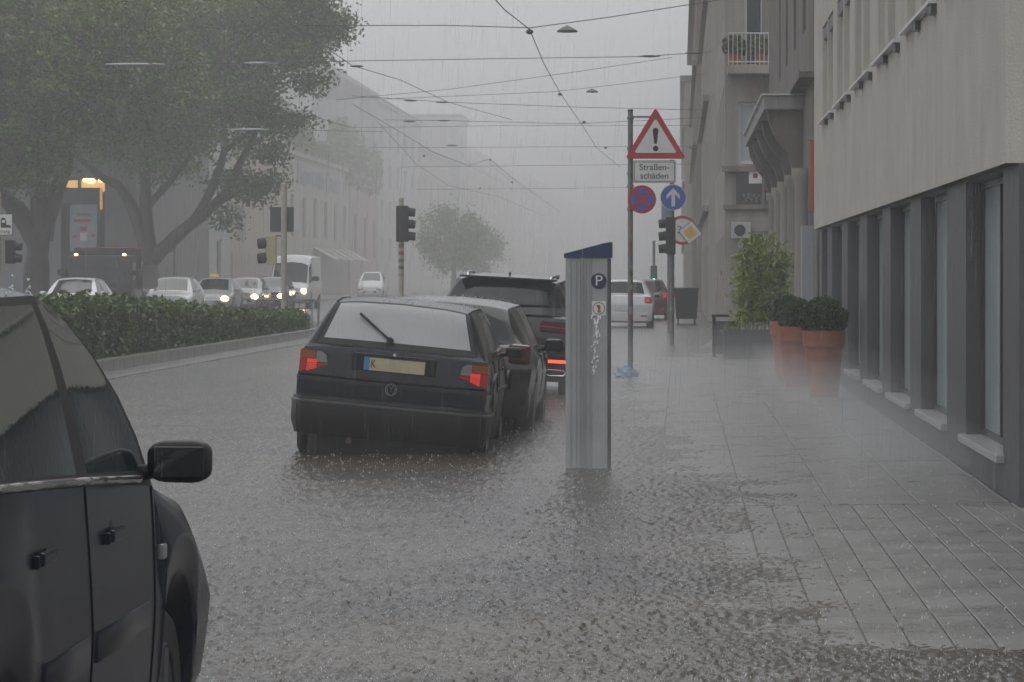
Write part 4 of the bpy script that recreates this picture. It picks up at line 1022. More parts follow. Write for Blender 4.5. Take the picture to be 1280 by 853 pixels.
    mb = MB(); mb.tube([w0, wm], [.014, .009], 6); wp = mb.build('wiper_arm', M_BLACK, t)
    bdir = (w1 - w0).normalized(); mb = MB(); mb.tube([w0.lerp(w1, .42), w1], .013, 6); mb.build('wiper_blade', M_BLACK, wp)
    mb = MB(); mb.lathe([(.03, -.02), (.026, .03), (0, .035)], 12, 'y', (-.06, w0.y, w0.z)); mb.build('wiper_hub', M_BLACK, wp)
    # roof gutter strips
    for sd in (-1, 1): sh.line(t, 'roof_gutter', ln(1.0, 5.05, 4, 5.05, 20), .009, M_RUBBER, sd, .004)
    return t, sh

# ---------------------------------------------------------------- tall family car close by
def make_mpv(loc, roll):
    t = thing('family_car', loc, 'dark blue tall family car with chrome window strip, parked behind the boxy hatchback', 'car', roll=roll)
    st = [S((.14, .06, .05, .13, .2, .16), (.72, .85, .885, .86, .74), (.26, .45, .78, 1.13, 1.17, 1.18)),
          S((.45, .45, .45, .45, .42, .40), (.78, .885, .91, .885, .69), (.24, .42, .76, 1.13, 1.52, 1.58)),
          S((.80, .80, .80, .80, .80, .80), (.80, .895, .915, .89, .735), (.22, .40, .74, 1.125, 1.545, 1.61)),
          S((1.95, 1.95, 1.95, 1.93, 1.86, 1.86), (.80, .895, .915, .895, .775), (.20, .38, .70, 1.075, 1.555, 1.625)),
          S((2.95, 2.95, 2.95, 3.02, 1.98, 1.95), (.80, .895, .915, .89, .765), (.20, .38, .68, 1.01, 1.545, 1.61)),
          S((3.18, 3.18, 3.18, 3.18, 3.18, 3.24), (.80, .895, .92, .875, .76), (.20, .38, .66, .99, 1.01, 1.04)),
          S((3.98, 4.06, 4.10, 4.0, 4.0, 4.05), (.78, .885, .91, .83, .70), (.20, .36, .6, .88, .90, .92)),
          S((4.15, 4.28, 4.30, 4.2, 4.2, 4.2), (.66, .74, .76, .70, .6), (.24, .34, .56, .76, .77, .78))]
    sh = Shell(st, (.80, 3.44), .355, fine=3, ap=.075)
    sg_ = M_MPVGL
    zones = [('rear_window', M_DGLASS, .1, .9, 5.16, 7.1, True), ('windscreen', M_DGLASS, 4.1, 4.93, 5.2, 7.1, True),
             ('side_window', sg_, 2.07, 2.93, 4.07, 4.93, False), ('side_window', sg_, 3.07, 3.93, 4.07, 4.93, False),
             ('window_frame', M_RUBBER, 2.0, 4.0, 4.0, 5.0, False),
             ('rear_door', M_MPVPAINT, 2.05, 3.0, 2.2, 4.0, False), ('front_door', M_MPVPAINT, 3.0, 4.0, 2.2, 4.0, False)]
    sh.build(t, zones, M_MPVPAINT)
    for sd in (-1, 1):
        for u in (3.0, 4.0): sh.line(t, 'door_seam', ln(u, 2.2, u, 4.0, 16), .0035, side=sd)
        sh.line(t, 'chrome_strip', ln(2.02, 4.03, 3.75, 4.03, 24), .011, M_CHROME, sd, .004)
        for (a, b) in ((2.32, 2.93), (3.07, 3.86)):
            y0, y1 = (1.3, 1.9) if a < 3 else (2.0, 2.85)
            mb = MB(); mb.box((sd * .9055, (y0 + y1) / 2, .665), (.03, y1 - y0, .085), bev=.01); mb.build('door_moulding', M_MPVPAINT, t, True, 40)
        sh.line(t, 'wheel_lip', [(u, 1.02) for u in np.linspace(1.6, 2.35, 30)], .012, M_MPVPAINT, sd)
        sh.line(t, 'wheel_lip', [(u, 1.02) for u in np.linspace(4.3, 5.75, 30)], .012, M_MPVPAINT, sd)
        wheel(t, sd * .775, .80, .315, .2, M_RIMD); wheel(t, sd * .775, 3.44, .315, .2, M_RIMD)
        mirror(t, sd * .875, 2.93, 1.085, sd, M_BLACKP, .74)
        for (yy, zz) in ((1.32, .945), (2.28, .925)):
            bx = .9
            mb = MB(); mb.lathe([(.044, -.012), (.042, .004), (0, .0055)], 20, 'x', (sd * (bx - .003), yy + .01, zz)); hn = mb.build('door_handle', M_BLACK, t)
            mb = MB(); mb.box((sd * (bx + .016), yy + .015, zz + .004), (.020, .18, .034), bev=.01); mb.build('handle_bar', M_MPVPAINT, hn)
            mb = MB(); mb.box((sd * (bx + .010), yy - .09, zz), (.018, .026, .032), bev=.006); mb.build('handle_cap', M_MPVPAINT, hn)
            mb = MB(); mb.lathe([(.014, -.01), (.014, .012), (0, .013)], 12, 'x', (sd * (bx - .006), yy, zz - .07)); mb.build('keyhole', M_BLACK, hn)
        p = sh.pt(4.55, 3.35, sd, 0)
        mb = MB(); mb.box(p, (.02, .07, .045), bev=.008); mb.build('side_indicator', M_CLEAR, t)
        mb = MB(); mb.box((sd * .66, 4.16, .72), (.3, .14, .14), bev=.03); mb.build('headlight', M_CLEAR, t)
        mb = MB(); mb.box((sd * .75, .1, .95), (.2, .12, .4), bev=.03); mb.build('tail_lamp', M_REDLENS, t)
    mb = MB(); path = [(-.88, .4), (-.87, .1), (-.75, .02), (0, -.03), (.75, .02), (.87, .1), (.88, .4)]
    mb.sweep(path, [(-.08, .28), (0, .28), (.02, .36), (.02, .6), (-.08, .62)]); mb.build('bumper', M_MPVPAINT, t, True, 30)
    mb = MB(); mb.box((0, -.02, .82), (.52, .012, .11)); mb.build('number_plate', M_WHITE, t)
    return t, sh
M_RIMD = mat('dark_wheel_metal', (.05, .05, .052), .4, metal=.5)
M_MPVPAINT = mat('wet_dark_blue_paint', (.005, .008, .019), .2, .12, var=.3, vscale=14, bump=.03, bscale=60)
M_MPVGL = mat('wet_side_glass', (.012, .022, .021), .04, .9, bump=.02, bscale=30)

# ---------------------------------------------------------------- rounded modern hatchback (front and rear usable)
def make_modern(name, loc, label, paint, rz=0, roll=0, lit=False, tail=True, tall=0.0, glass=None, group=None):
    t = thing(name, loc, label, 'car', rz=rz, roll=roll, group=group); k = 1 + tall; gl = glass or M_DGLASS
    st = [S((.14, .06, .04, .14, .2, .16), (.68, .82, .855, .80, .66), (.26, .42, .74, 1.0 * k, 1.04 * k, 1.05 * k)),
          S((.48, .48, .48, .46, .55, .52), (.74, .855, .885, .83, .56), (.22, .40, .72, 1.0 * k, 1.40 * k, 1.445 * k)),
          S((.85, .85, .85, .85, 1.0, 1.0), (.76, .865, .89, .835, .59), (.20, .38, .70, .985 * k, 1.425 * k, 1.475 * k)),
          S((2.0, 2.0, 2.0, 1.98, 1.92, 1.92), (.76, .865, .89, .835, .60), (.19, .36, .68, .965 * k, 1.435 * k, 1.485 * k)),
          S((2.95, 2.95, 2.95, 3.0, 2.3, 2.25), (.76, .865, .89, .825, .58), (.19, .36, .66, .94 * k, 1.40 * k, 1.455 * k)),
          S((3.2, 3.2, 3.2, 3.2, 3.2, 3.26), (.76, .865, .885, .81, .68), (.19, .36, .66, .93 * k, .945 * k, .985 * k)),
          S((3.85, 3.92, 3.94, 3.9, 3.88, 3.98), (.72, .82, .84, .76, .66), (.19, .34, .58, .76, .80, .85)),
          S((4.02, 4.14, 4.15, 4.04, 4.02, 4.06), (.62, .70, .72, .66, .56), (.22, .32, .52, .66, .68, .70))]
    sh = Shell(st, (.80, 3.35), .345, fine=1)
    zones = [('rear_window', gl, .08, .92, 5.2, 7.1, True), ('windscreen', gl, 4.1, 4.93, 5.2, 7.1, True),
             ('side_window', gl, 2.07, 2.93, 4.07, 4.93, False), ('side_window', gl, 3.07, 3.93, 4.07, 4.93, False), ('window_frame', M_RUBBER, 2.0, 4.0, 4.0, 5.0, False)]
    sh.build(t, zones, paint)
    for sd in (-1, 1):
        for u in (3.0, 4.0): sh.line(t, 'door_seam', ln(u, 2.2, u, 4.0, 8), .006, side=sd)
        wheel(t, sd * .78, .80, .31, .2); wheel(t, sd * .78, 3.35, .31, .2)
        mirror(t, sd * .83, 2.78, 1.0 * k, sd, paint, .85)
        for yy in (1.25, 2.2): mb = MB(); mb.box((sd * .888, yy, .86), (.03, .16, .03), bev=.008); mb.build('door_handle', paint, t)
        mb = MB(); mb.box((sd * .60, 4.045, .655), (.34, .16, .13), bev=.04); hl = mb.build('headlight', M_HEADBOX if lit == 1 else M_CLEAR, t)
        if lit:
            mb = MB(); mb.lathe([(.13, 0), (.1, .03), (0, .035)], 16, 'y', (sd * .60, 4.115, .655)); mb.build('bulb', M_HEAD if lit == 1 else M_HEADC, hl)
        mb = MB(); mb.box((sd * .72, .10, .88), (.22, .14, .2), bev=.04); tl = mb.build('tail_lamp', M_REDLENS if tail == 2 else M_SMOKED, t)
        if tail == 2: mb = MB(); mb.box((sd * .70, .025, .88), (.1, .02, .08), bev=.006); mb.build('lit_field', M_REDLIT, tl)
        if tail == 2: mb = MB(); mb.box((sd * .6, .005, .42), (.16, .02, .05), bev=.006); mb.build('reflector', M_REDLENS, t)
    mb = MB(); mb.box((0, 4.19, .50), (.9, .05, .16), bev=.02); mb.build('grille', M_BLACK, t)
    mb = MB(); mb.box((0, 4.225, .40), (.5, .012, .105)); mb.build('number_plate', M_WHITE, t)
    mb = MB(); mb.box((0, -.005, .62), (.5, .012, .105)); mb.build('number_plate', M_WHITE, t)
    mb = MB(); mb.sweep([(-.84, .4), (-.83, .12), (-.7, .03), (0, -.01), (.7, .03), (.83, .12), (.84, .4)], [(-.06, .26), (0, .26), (.015, .34), (.015, .5), (-.06, .52)]); mb.build('bumper', paint if not lit else M_BLACKP, t, True, 30)
    return t, sh
# ---------------------------------------------------------------- black SUV
def make_suv(loc, roll):
    t = thing('suv', loc, 'black sport utility vehicle with roof rails and a glowing red bumper bar', 'car', roll=roll)
    st = [S((.16, .07, .05, .12, .18, .14), (.74, .86, .895, .87, .76), (.34, .5, .85, 1.10, 1.13, 1.14)),
          S((.52, .52, .52, .42, .46, .42), (.80, .895, .92, .885, .63), (.30, .46, .82, 1.10, 1.545, 1.60)),
          S((.85, .85, .85, .8, .9, .9), (.80, .905, .925, .89, .665), (.28, .44, .80, 1.09, 1.575, 1.63)),
          S((2.1, 2.1, 2.1, 2.1, 2.05, 2.05), (.80, .905, .925, .89, .68), (.27, .42, .78, 1.06, 1.59, 1.645)),
          S((3.1, 3.1, 3.1, 3.1, 2.45, 2.42), (.80, .905, .925, .88, .66), (.27, .42, .76, 1.04, 1.56, 1.615)),
          S((3.3, 3.3, 3.3, 3.3, 3.3, 3.35), (.80, .905, .92, .87, .74), (.27, .42, .76, 1.03, 1.05, 1.08)),
          S((4.15, 4.22, 4.24, 4.2, 4.2, 4.26), (.76, .86, .88, .82, .7), (.28, .40, .68, .93, .95, .97)),
          S((4.32, 4.42, 4.43, 4.34, 4.34, 4.34), (.66, .76, .78, .72, .6), (.3, .38, .62, .82, .83, .84))]
    sh = Shell(st, (.9, 3.55), .38, fine=1)
    zones = [('rear_window', M_DGLASS, .16, .80, 5.14, 7.1, True), ('windscreen', M_DGLASS, 4.1, 4.93, 5.2, 7.1, True),
             ('side_window', M_DGLASS, 1.3, 1.93, 4.1, 4.93, False), ('side_window', M_DGLASS, 2.07, 2.93, 4.07, 4.93, False), ('side_window', M_DGLASS, 3.07, 3.93, 4.07, 4.93, False), ('window_frame', M_RUBBER, 1.2, 4.0, 4.0, 5.0, False)]
    sh.build(t, zones, M_BLACKPAINT)
    mb = MB(); mb.box((0, .36, 1.585), (1.24, .22, .03), bev=.012); mb.build('roof_spoiler', M_BLACKPAINT, t)
    for sd in (-1, 1):
        wheel(t, sd * .81, .9, .345, .22); wheel(t, sd * .81, 3.55, .345, .22); mirror(t, sd * .88, 2.95, 1.1, sd, M_BLACKPAINT, .95)
        p0 = [sh.pt(u, 5.45, sd, .03) for u in np.linspace(1.25, 3.8, 12)]
        mb = MB(); mb.tube([sh.pt(1.05, 5.45, sd, -.01)] + p0 + [sh.pt(3.95, 5.45, sd, -.01)], .02, 8); mb.build('roof_rail', M_CHROME, t, True, 60)
        mb = MB(); mb.box((sd * .66, .075, .985), (.44, .08, .15), rot=(0, sd * .06, sd * .1), bev=.03); tl = mb.build('tail_lamp', mat('smoked_red_lens', (.06, .006, .006), .1), t)
        mb = MB(); mb.box((sd * .66, .028, .99), (.40, .012, .018), rot=(0, sd * .06, sd * .1)); mb.build('light_line', M_REDLENS, tl)
        mb = MB(); mb.box((sd * .68, -.008, .56), (.26, .03, .04), rot=(0, 0, sd * .14), bev=.008); mb.build('glowing_bar', M_REDBAR, t)
        mb = MB(); mb.tube([(sd * .56, -.015, .44), (sd * .56, -.02, .40), (sd * .6, -.02, .38), (sd * .78, -.02, .385), (sd * .81, -.015, .42), (sd * .78, -.015, .45), (sd * .6, -.015, .455), (sd * .56, -.015, .44)], .011, 6); mb.build('exhaust_trim', M_CHROME, t, True, 60)
    mb = MB(); mb.sweep([(-.9, .4), (-.89, .1), (-.75, .03), (0, -.01), (.75, .03), (.89, .1), (.9, .4)], [(-.06, .3), (0, .3), (.015, .36), (.015, .62), (-.06, .66)]); mb.build('bumper', M_BLACKP, t, True, 30)
    a = sh.pt(1.35, 7.0); mb = MB(); mb.prism([(-.012, -.005), (.012, -.005), (.007, .05), (-.007, .05)], a.y, a.y + .12); o = mb.build('aerial', M_BLACK, t); o.location.z = a.z
    mb = MB(); mb.tube([sh.pt(.2, 6.9, 1, .02), sh.pt(.24, 5.6, 1, .03)], .012, 6); mb.build('wiper', M_BLACK, t)
    mb = MB(); mb.box((0, -.0, .86), (.52, .02, .11)); mb.build('number_plate', M_WHITE, t)
    return t, sh
SINK = -.07
golf, golf_sh = make_hatch_boxy((PX(480, 28.7), 28.7, SINK - .025), math.radians(5.4))
mpv, mpv_sh = make_mpv((-1.48 - .915, 6.5, SINK), math.radians(.3))
car2, car2_sh = make_modern('hatchback', (-2.36, 32.9, SINK), 'rounded black hatchback parked between the boxy hatchback and the black vehicle with roof rails', M_BLACKPAINT, roll=math.radians(4.2), tall=-.065)
suv, suv_sh = make_suv((-2.28, 42.6, -.08), math.radians(3.2))
wcar, _ = make_modern('hatchback', (PX(779, 99), 99, -.06), 'white hatchback with lit red tail lamps beyond the sticker covered post', M_WHITEP, tail=2, roll=math.radians(1))
rcar, _ = make_modern('hatchback', (PX(806, 118), 118, -.06), 'dark red hatchback far ahead of the white one', mat('dark_red_paint', (.10, .02, .02), .25), tail=2)
# queue of oncoming cars
PI = math.pi
def onc(px, d, label, paint, lit, **k): return make_modern('oncoming_car', (PX(px, d), d + 4.1, -.05), label, paint, rz=PI, lit=lit, group='cars queueing beyond the hedge', **k)
c1, _ = onc(82, 105, 'white hatchback with slim cool headlights queueing in front of the dark truck', M_WHITEP, 2, tall=.03)
c2, _ = onc(208, 123.5, 'white estate car with unlit headlights right beside the plane trunk', M_WHITEP, 0, tall=.04)
c3, _ = onc(262, 135, 'grey taxi with yellow roof sign and dazzling headlights', M_SILVERP, 1, tall=.02)
c4, _ = onc(301, 148, 'silver hatchback with bright headlights behind the taxi', M_SILVERP, 1, tall=.02)
c5, _ = onc(334, 152, 'dark hatchback with bright headlights in front of the white van', M_BLACKPAINT, 1, tall=.04)
c6, _ = onc(462, 225, 'distant pale van like car behind the queue', M_WHITEP, 0, tall=.25)
tx = MB(); tx.box((0, 2.6, 1.60), (.34, .14, .11), bev=.02); tx.build('taxi_sign', mat('taxi_yellow', (.6, .42, .02), .4, emit=(1, .7, .05), estr=.15), c3)
# white van
t = thing('delivery_van', (PX(360, 156), 161.5, -.05), 'tall white delivery van with lit headlights in the queue', 'van', rz=PI)
st = [S((.05,), (.85, .95, .98, .95, .88), (.35, .5, .9, 1.3, 2.42, 2.52)), S((.15,), (.85, .96, 1.0, .97, .90), (.3, .45, .9, 1.3, 2.46, 2.56)),
      S((3.2,), (.85, .96, 1.0, .97, .90), (.3, .45, .9, 1.3, 2.46, 2.58)), S((3.9, 3.9, 3.9, 4.05, 3.7, 3.6), (.85, .96, 1.0, .96, .88), (.3, .45, .9, 1.25, 2.40, 2.56)),
      S((4.75, 4.75, 4.75, 4.8, 4.1, 4.0), (.85, .96, .99, .92, .80), (.3, .45, .85, 1.15, 2.1, 2.28)), S((5.0, 5.0, 5.0, 4.95, 4.85, 5.0), (.85, .95, .98, .9, .8), (.3, .42, .8, 1.12, 1.18, 1.25)),
      S((5.35, 5.4, 5.42, 5.38, 5.36, 5.42), (.8, .9, .92, .84, .74), (.3, .4, .7, .95, .98, 1.02)), S((5.45, 5.52, 5.52, 5.48, 5.46, 5.48), (.7, .8, .82, .76, .7), (.32, .38, .6, .84, .86, .88))]
sh = Shell(st, (.95, 4.45), .4, fine=1)
sh.build(t, [('windscreen', M_DGLASS, 4.1, 4.93, 5.1, 7.1, True), ('side_window', M_DGLASS, 3.1, 3.93, 4.05, 4.7, False)], M_WHITEP)
for sd in (-1, 1):
    wheel(t, sd * .86, .95, .35, .22); wheel(t, sd * .86, 4.45, .35, .22); mirror(t, sd * .97, 4.6, 1.45, sd, M_BLACKP, 1.4)
    mb = MB(); mb.box((sd * .72, 5.42, .86), (.26, .16, .28), bev=.05); hl = mb.build('headlight', M_HEADBOX, t)
    mb = MB(); mb.lathe([(.12, 0), (.09, .03), (0, .035)], 16, 'y', (sd * .72, 5.5, .86)); mb.build('bulb', M_HEAD, hl)
mb = MB(); mb.box((0, 5.53, .66), (1.0, .05, .3), bev=.03); mb.build('grille', M_BLACK, t)
# dark tipper truck
t = thing('tipper_truck', (PX(124, 118), 123.5, -.05), 'dark flat nosed tipper truck with amber cab lamps under the plane trees', 'truck', rz=PI)
M_TRK = mat('dark_truck_paint', (.014, .014, .015), .35, var=.2)
mb = MB(); mb.box((0, 4.6, 1.35), (2.2, 1.7, 1.9), bev=.12); cab = mb.build('cab', M_TRK, t, True, 40)
mb = MB(); mb.add([(-.98, 5.46, 1.35), (.98, 5.46, 1.35), (.92, 5.44, 2.12), (-.92, 5.44, 2.12), (-.98, 5.42, 1.35), (.98, 5.42, 1.35), (.92, 5.40, 2.12), (-.92, 5.40, 2.12)], [(0, 1, 2, 3), (4, 5, 6, 7), (0, 1, 5, 4), (1, 2, 6, 5), (2, 3, 7, 6), (3, 0, 4, 7)]); mb.build('windscreen', M_DGLASS, cab)
mb = MB(); mb.box((0, 5.45, .95), (1.3, .05, .35), bev=.02); mb.build('grille', M_BLACK, cab)
mb = MB(); mb.box((0, 5.5, .5), (2.2, .14, .25), bev=.03); mb.build('bumper', M_BLACKP, cab)
for sd in (-1, 1):
    mb = MB(); mb.box((sd * 1.102, 4.75, 1.75), (.02, .8, .6), bev=.006); mb.build('side_window', M_DGLASS, cab)
    mb = MB(); mb.box((sd * .82, 5.455, .8), (.3, .06, .2), bev=.02); hl = mb.build('headlight', M_CLEAR, cab)
    mb = MB(); mb.lathe([(.07, 0), (.05, .02), (0, .025)], 14, 'y', (sd * .82, 5.49, .8)); mb.build('bulb', M_HEAD, hl)
    mb = MB(); mb.box((sd * .85, 5.3, 2.33), (.12, .1, .07), bev=.02); mb.build('marker_lamp', M_MARK, cab)
    mirror(t, sd * 1.1, 5.3, 1.7, sd, M_BLACK, 1.5)
    for yy in (4.6, 1.0): wheel(t, sd * .95, yy, .42, .26)
    mb = MB(); mb.box((sd * 1.2, 1.9, 1.55), (.06, 3.6, .75), bev=.01); mb.build('side_board', M_TRK, t)
mb = MB(); mb.span((-1.17, .1, 1.1), (1.17, 3.7, 1.17)); mb.build('bed', M_TRK, t)
mb = MB(); mb.span((-1.2, 3.72, 1.1), (1.2, 3.78, 2.5)); mb.build('headboard', M_TRK, t)
mb = MB(); mb.tube([(-1.2, 3.75, 2.55), (1.2, 3.75, 2.55)], .04, 8); mb.build('headboard_rail', mat('rusty_red', (.16, .05, .04), .6), t)
mb = MB(); mb.span((-.5, .3, .55), (.5, 5.2, .8)); mb.build('chassis', M_BLACK, t)


# =================================================================== LEFT SIDE: pavement, trees, houses
mb = MB(); mb.span((-60, -20, -.3), (-22, 900, .08)); mb.build('far_pavement', mat('wet_pavement', (.12, .12, .115), .35, var=.15), kind='structure')
def limb_mesh(pts, r0, r1, n=9):
    """smooth limb through pts"""
    out = []; A_ = [Vector(p) for p in pts]
    for i in range(len(A_) - 1):
        p0 = A_[max(i - 1, 0)]; p1 = A_[i]; p2 = A_[i + 1]; p3 = A_[min(i + 2, len(A_) - 1)]
        for k in range(4):
            u = k / 4; out.append(.5 * ((2 * p1) + (p2 - p0) * u + (2 * p0 - 5 * p1 + 4 * p2 - p3) * u * u + (3 * p1 - p0 - 3 * p2 + p3) * u ** 3))
    out.append(A_[-1]); m = len(out)
    rs = [(r0 + (r1 - r0) * (i / (m - 1)) ** .8) * (1 + .06 * math.sin(i * 2.1)) for i in range(m)]
    return out, rs
def plane_tree(px, d, label, limbs, clumps, r0, leaf=.2, nleaf=130, sub=.66):
    x0 = PX(px, d); t = thing('plane_tree', (x0, d, .05), label, 'tree', 'plane trees beyond the queue')
    def loc(p):   # (px, py, dy)
        return ((p[0] - VX) / F * d - x0, p[2] if len(p) > 2 else 0, PZ(p[1], d) - .05)
    tr = limbs[0]; o_, r_ = limb_mesh([(0, 0, -.1)] + [loc(p) for p in tr], r0, r0 * .62)
    r_[0] *= 1.3; r_[1] *= 1.12
    mb = MB(); mb.tube(o_, r_, 14); mb.build('trunk', M_BARK, t, True, 60)
    for lb, ra, rb in limbs[1:]:
        o_, r_ = limb_mesh([loc(p) for p in lb], ra, rb); mb = MB(); mb.tube(o_, r_, 9); mb.build('limb', M_BARK, t, True, 60)
    cs = []
    for (cx, cy, dy, rad, n) in clumps:
        c = np.array(loc((cx, cy, dy)))
        for k in range(int(n * 1.6)):
            q = rng.normal(size=3); q /= np.linalg.norm(q); q *= rad * rng.random() ** .4; q[2] *= .75
            cc = c + q; m = int(nleaf * (.5 + rng.random()))
            pts = rng.normal(size=(m, 3)) * np.array([.62, .62, .42]) * sub; pts[:, 2] -= .12 * np.abs(pts[:, 0])
            cs.append(cc + pts)
    cs = np.concatenate(cs); v, f = leaf_quads(cs, leaf, flat=.8); obj('crown', np_mesh('crown', v, f, M_LEAF), t)
    # twigs holding the clumps
    return t
plane_tree(188, 146, 'spreading plane tree with forked trunk beside the white estate car',
   [[(188, 345), (188, 318)],
    ([(186, 325), (170, 270), (150, 235), (128, 222), (90, 190)], .38, .12), ([(188, 322), (182, 250), (186, 180), (200, 100, 2)], .36, .12),
    ([(190, 325), (225, 292), (262, 262), (285, 238), (300, 205), (330, 160, -2), (350, 100, -2)], .36, .09),
    ([(240, 282), (265, 235), (280, 190), (270, 130, 3), (300, 60, 3)], .24, .09), ([(262, 262), (310, 235), (345, 228)], .13, .05),
    ([(280, 190), (312, 165), (360, 140, -3)], .14, .05), ([(182, 260), (215, 225), (250, 190, -2), (290, 130, -2)], .2, .06)],
   [(60, 60, 2, 5.5, 60), (140, 20, -3, 5.5, 60), (230, 30, 0, 5.5, 60), (305, 10, 2, 4.0, 38), (375, 0, -2, 2.3, 20), (395, 45, 0, 1.5, 11), (375, 90, 1, 1.1, 6), (325, 75, -3, 2.6, 20),
    (180, 120, -4, 4.4, 46), (250, 130, -4, 3.4, 30), (120, 135, -3, 2.9, 26), (225, 180, -5, 1.8, 11), (165, 175, -4, 1.7, 10), (290, 140, -2, 1.6, 7), (345, 190, -1, .7, 3), (325, 235, 0, .8, 4), (300, 235, 0, .5, 2),
    (290, 225, 2, .7, 3), (335, 150, 0, 1.0, 4), (415, 30, 0, .7, 4), (365, 150, 0, .6, 2), (230, 150, 5, 4, 20), (275, 275, 0, .5, 2)], .47, nleaf=130)
plane_tree(45, 120, 'massive plane tree with broad trunk left of the dark tipper truck',
   [[(46, 335), (50, 290)],
    ([(48, 300), (20, 262), (-10, 235), (-60, 180)], .48, .16), ([(52, 298), (66, 250), (84, 200), (100, 120, -2)], .42, .14), ([(50, 300), (48, 230), (40, 150, 2), (30, 60)], .38, .12)],
   [(-60, 60, 0, 5, 55), (20, 40, -3, 5, 60), (100, 60, -2, 4.4, 44), (40, 140, -4, 3.6, 36), (-20, 150, -3, 3.8, 36), (95, 145, -3, 2.0, 13), (150, 90, 0, 3, 24), (10, 200, -4, 2.3, 16), (-30, 215, -3, 1.8, 10), (40, 90, 4, 4, 26)], .57, nleaf=130)

M_OFFW = mat('off_white_plaster', (.42, .42, .42), .8, .3, var=.1, vscale=.6, streak=.12)
M_BEIGE = mat('beige_plaster', (.40, .33, .26), .8, .3, var=.1, vscale=.6, streak=.12)
M_CREAMW = mat('cream_plaster', (.40, .385, .35), .8, .3, var=.1, vscale=.6, streak=.12)
M_PINK = mat('pinkish_plaster', (.36, .29, .28), .8, .3, var=.1, vscale=.6, streak=.12)
M_GREYW = mat('slate_grey_wall', (.21, .21, .215), .8, .3, var=.15, vscale=.5, streak=.1)
M_ROOF = mat('wet_roof_tiles', (.10, .085, .08), .5, var=.2, vscale=1)
def dpx(px, x=-28.0): return x * F / (px - VX)
def row_house(px0, px1, x, z1, label, m, hs, roof=3.0, depth=12, endholes=(), name='street_house', frame=None, recess=.2, rooftype='pitch'):
    d0, d1 = dpx(px0, x), dpx(px1, x); t = thing(name, (0, 0, 0), label, 'building')
    facade(d0, d1, -.1, z1, hs(d0, d1) if callable(hs) else hs, recess, wall_x(x, -1)).build('wall', m, t)
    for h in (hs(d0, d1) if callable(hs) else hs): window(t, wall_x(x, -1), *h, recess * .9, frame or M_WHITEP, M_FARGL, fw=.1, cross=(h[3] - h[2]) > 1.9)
    facade(x - depth, x, -.1, z1, list(endholes), .2, wall_y(d0)).build('end_wall', m, t)
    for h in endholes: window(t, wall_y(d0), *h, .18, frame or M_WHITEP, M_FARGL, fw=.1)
    mb = MB()
    if rooftype == 'pitch':
        mb.add([(x + .4, d0 - .2, z1), (x + .4, d1, z1), (x - depth / 2, d1, z1 + roof), (x - depth / 2, d0 - .2, z1 + roof), (x - depth, d0 - .2, z1), (x - depth, d1, z1)],
               [(0, 1, 2, 3), (3, 2, 5, 4), (0, 3, 4), (1, 5, 2)])
    else: mb.span((x - depth, d0 - .15, z1), (x + .3, d1, z1 + .35))
    mb.build('roof', M_ROOF, t)
    mb = MB(); mb.span((x, d0 - .1, z1 - .35), (x + .25, d1, z1 - .02)); mb.build('cornice', m, t)
    return t, d0, d1
def grid_w(step, w, zs, h, off=1.5):
    return lambda a, b: [(y, y + w, z, z + h) for z in zs for y in np.arange(a + off, b - w - .8, step).tolist()]
# dark building behind the trees with the lit entrance facing us
dk = 152.0; XL = -24.6
t = thing('theatre_building', (0, 0, 0), 'dark grey building behind the trees with a warmly lit entrance', 'building')
ex0, ex1 = PX(76, dk), PX(131, dk); ez1 = PZ(223, dk)
facade(-48, XL, -.1, 15, [(ex0, ex1, .1, ez1)] + [(-46 + 4 * k, -44.2 + 4 * k, z, z + 2) for k in range(3) for z in (2, 6)], 2.2, wall_y(dk)).build('wall', M_GREYW, t)
facade(dk, dpx(140, XL) + 30, -.1, 15, [], .2, wall_x(XL, -1)).build('street_wall', M_GREYW, t)
mb = MB(); mb.span((-48, dk + .1, 15), (XL + .2, dk + 30, 15.4)); mb.build('roof', M_ROOF, t)
mb = MB(); mb.span((ex0, dk + 2.15, .1), (ex1, dk + 2.2, ez1 - .01)); mb.build('entrance_back', mat('entrance_back', (.08, .085, .095), .7), t)
mb = MB(); mb.span((ex0 + .05, dk + .3, ez1 - .6), (ex1 - .05, dk + .4, ez1 - .08)); lf = mb.build('lit_ceiling_panel', mat('warm_lit_panel', (.5, .35, .16), .5, emit=(1, .58, .2), estr=.55), t)
for k, (px, py, r) in enumerate(((80, 224, .1), (111, 225, .16), (105, 225, .1), (115, 226, .12), (125, 225, .12))):
    mb = MB(); mb.lathe([(r, 0), (r * .8, -r * .5), (0, -r * .7)], 12, 'y', (PX(px, dk), dk + .2, PZ(py, dk))); mb.build('lamp', M_GLOW, lf)
mb = MB(); mb.span((PX(96, dk), dk + .25, PZ(236, dk)), (PX(100, dk), dk + .45, PZ(221, dk))); mb.build('panel_post', M_GREYW, t)
mb = MB(); mb.span((ex0, dk + .02, PZ(255, dk)), (PX(124, dk), dk + .5, PZ(235, dk))); mb.build('entrance_header', mat('dark_header', (.07, .075, .085), .6), t)
for px in (72.5, 124.6): mb = MB(); mb.span((PX(px, dk), dk + .05, PZ(262 if px > 100 else 285, dk)), (PX(px + 3, dk), dk + .12, PZ(236 if px > 100 else 266, dk))); mb.build('lit_strip', mat('warm_strip', (.5, .3, .12), .5, emit=(1, .5, .18), estr=.32), t)
po = thing('entrance_poster', (PX(105, dk), dk - .1, PZ(285, dk)), 'tall pale blue poster with red print hung in the lit entrance', 'poster')
pw, ph = PX(122, dk) - PX(88, dk), PZ(256, dk) - PZ(314, dk)
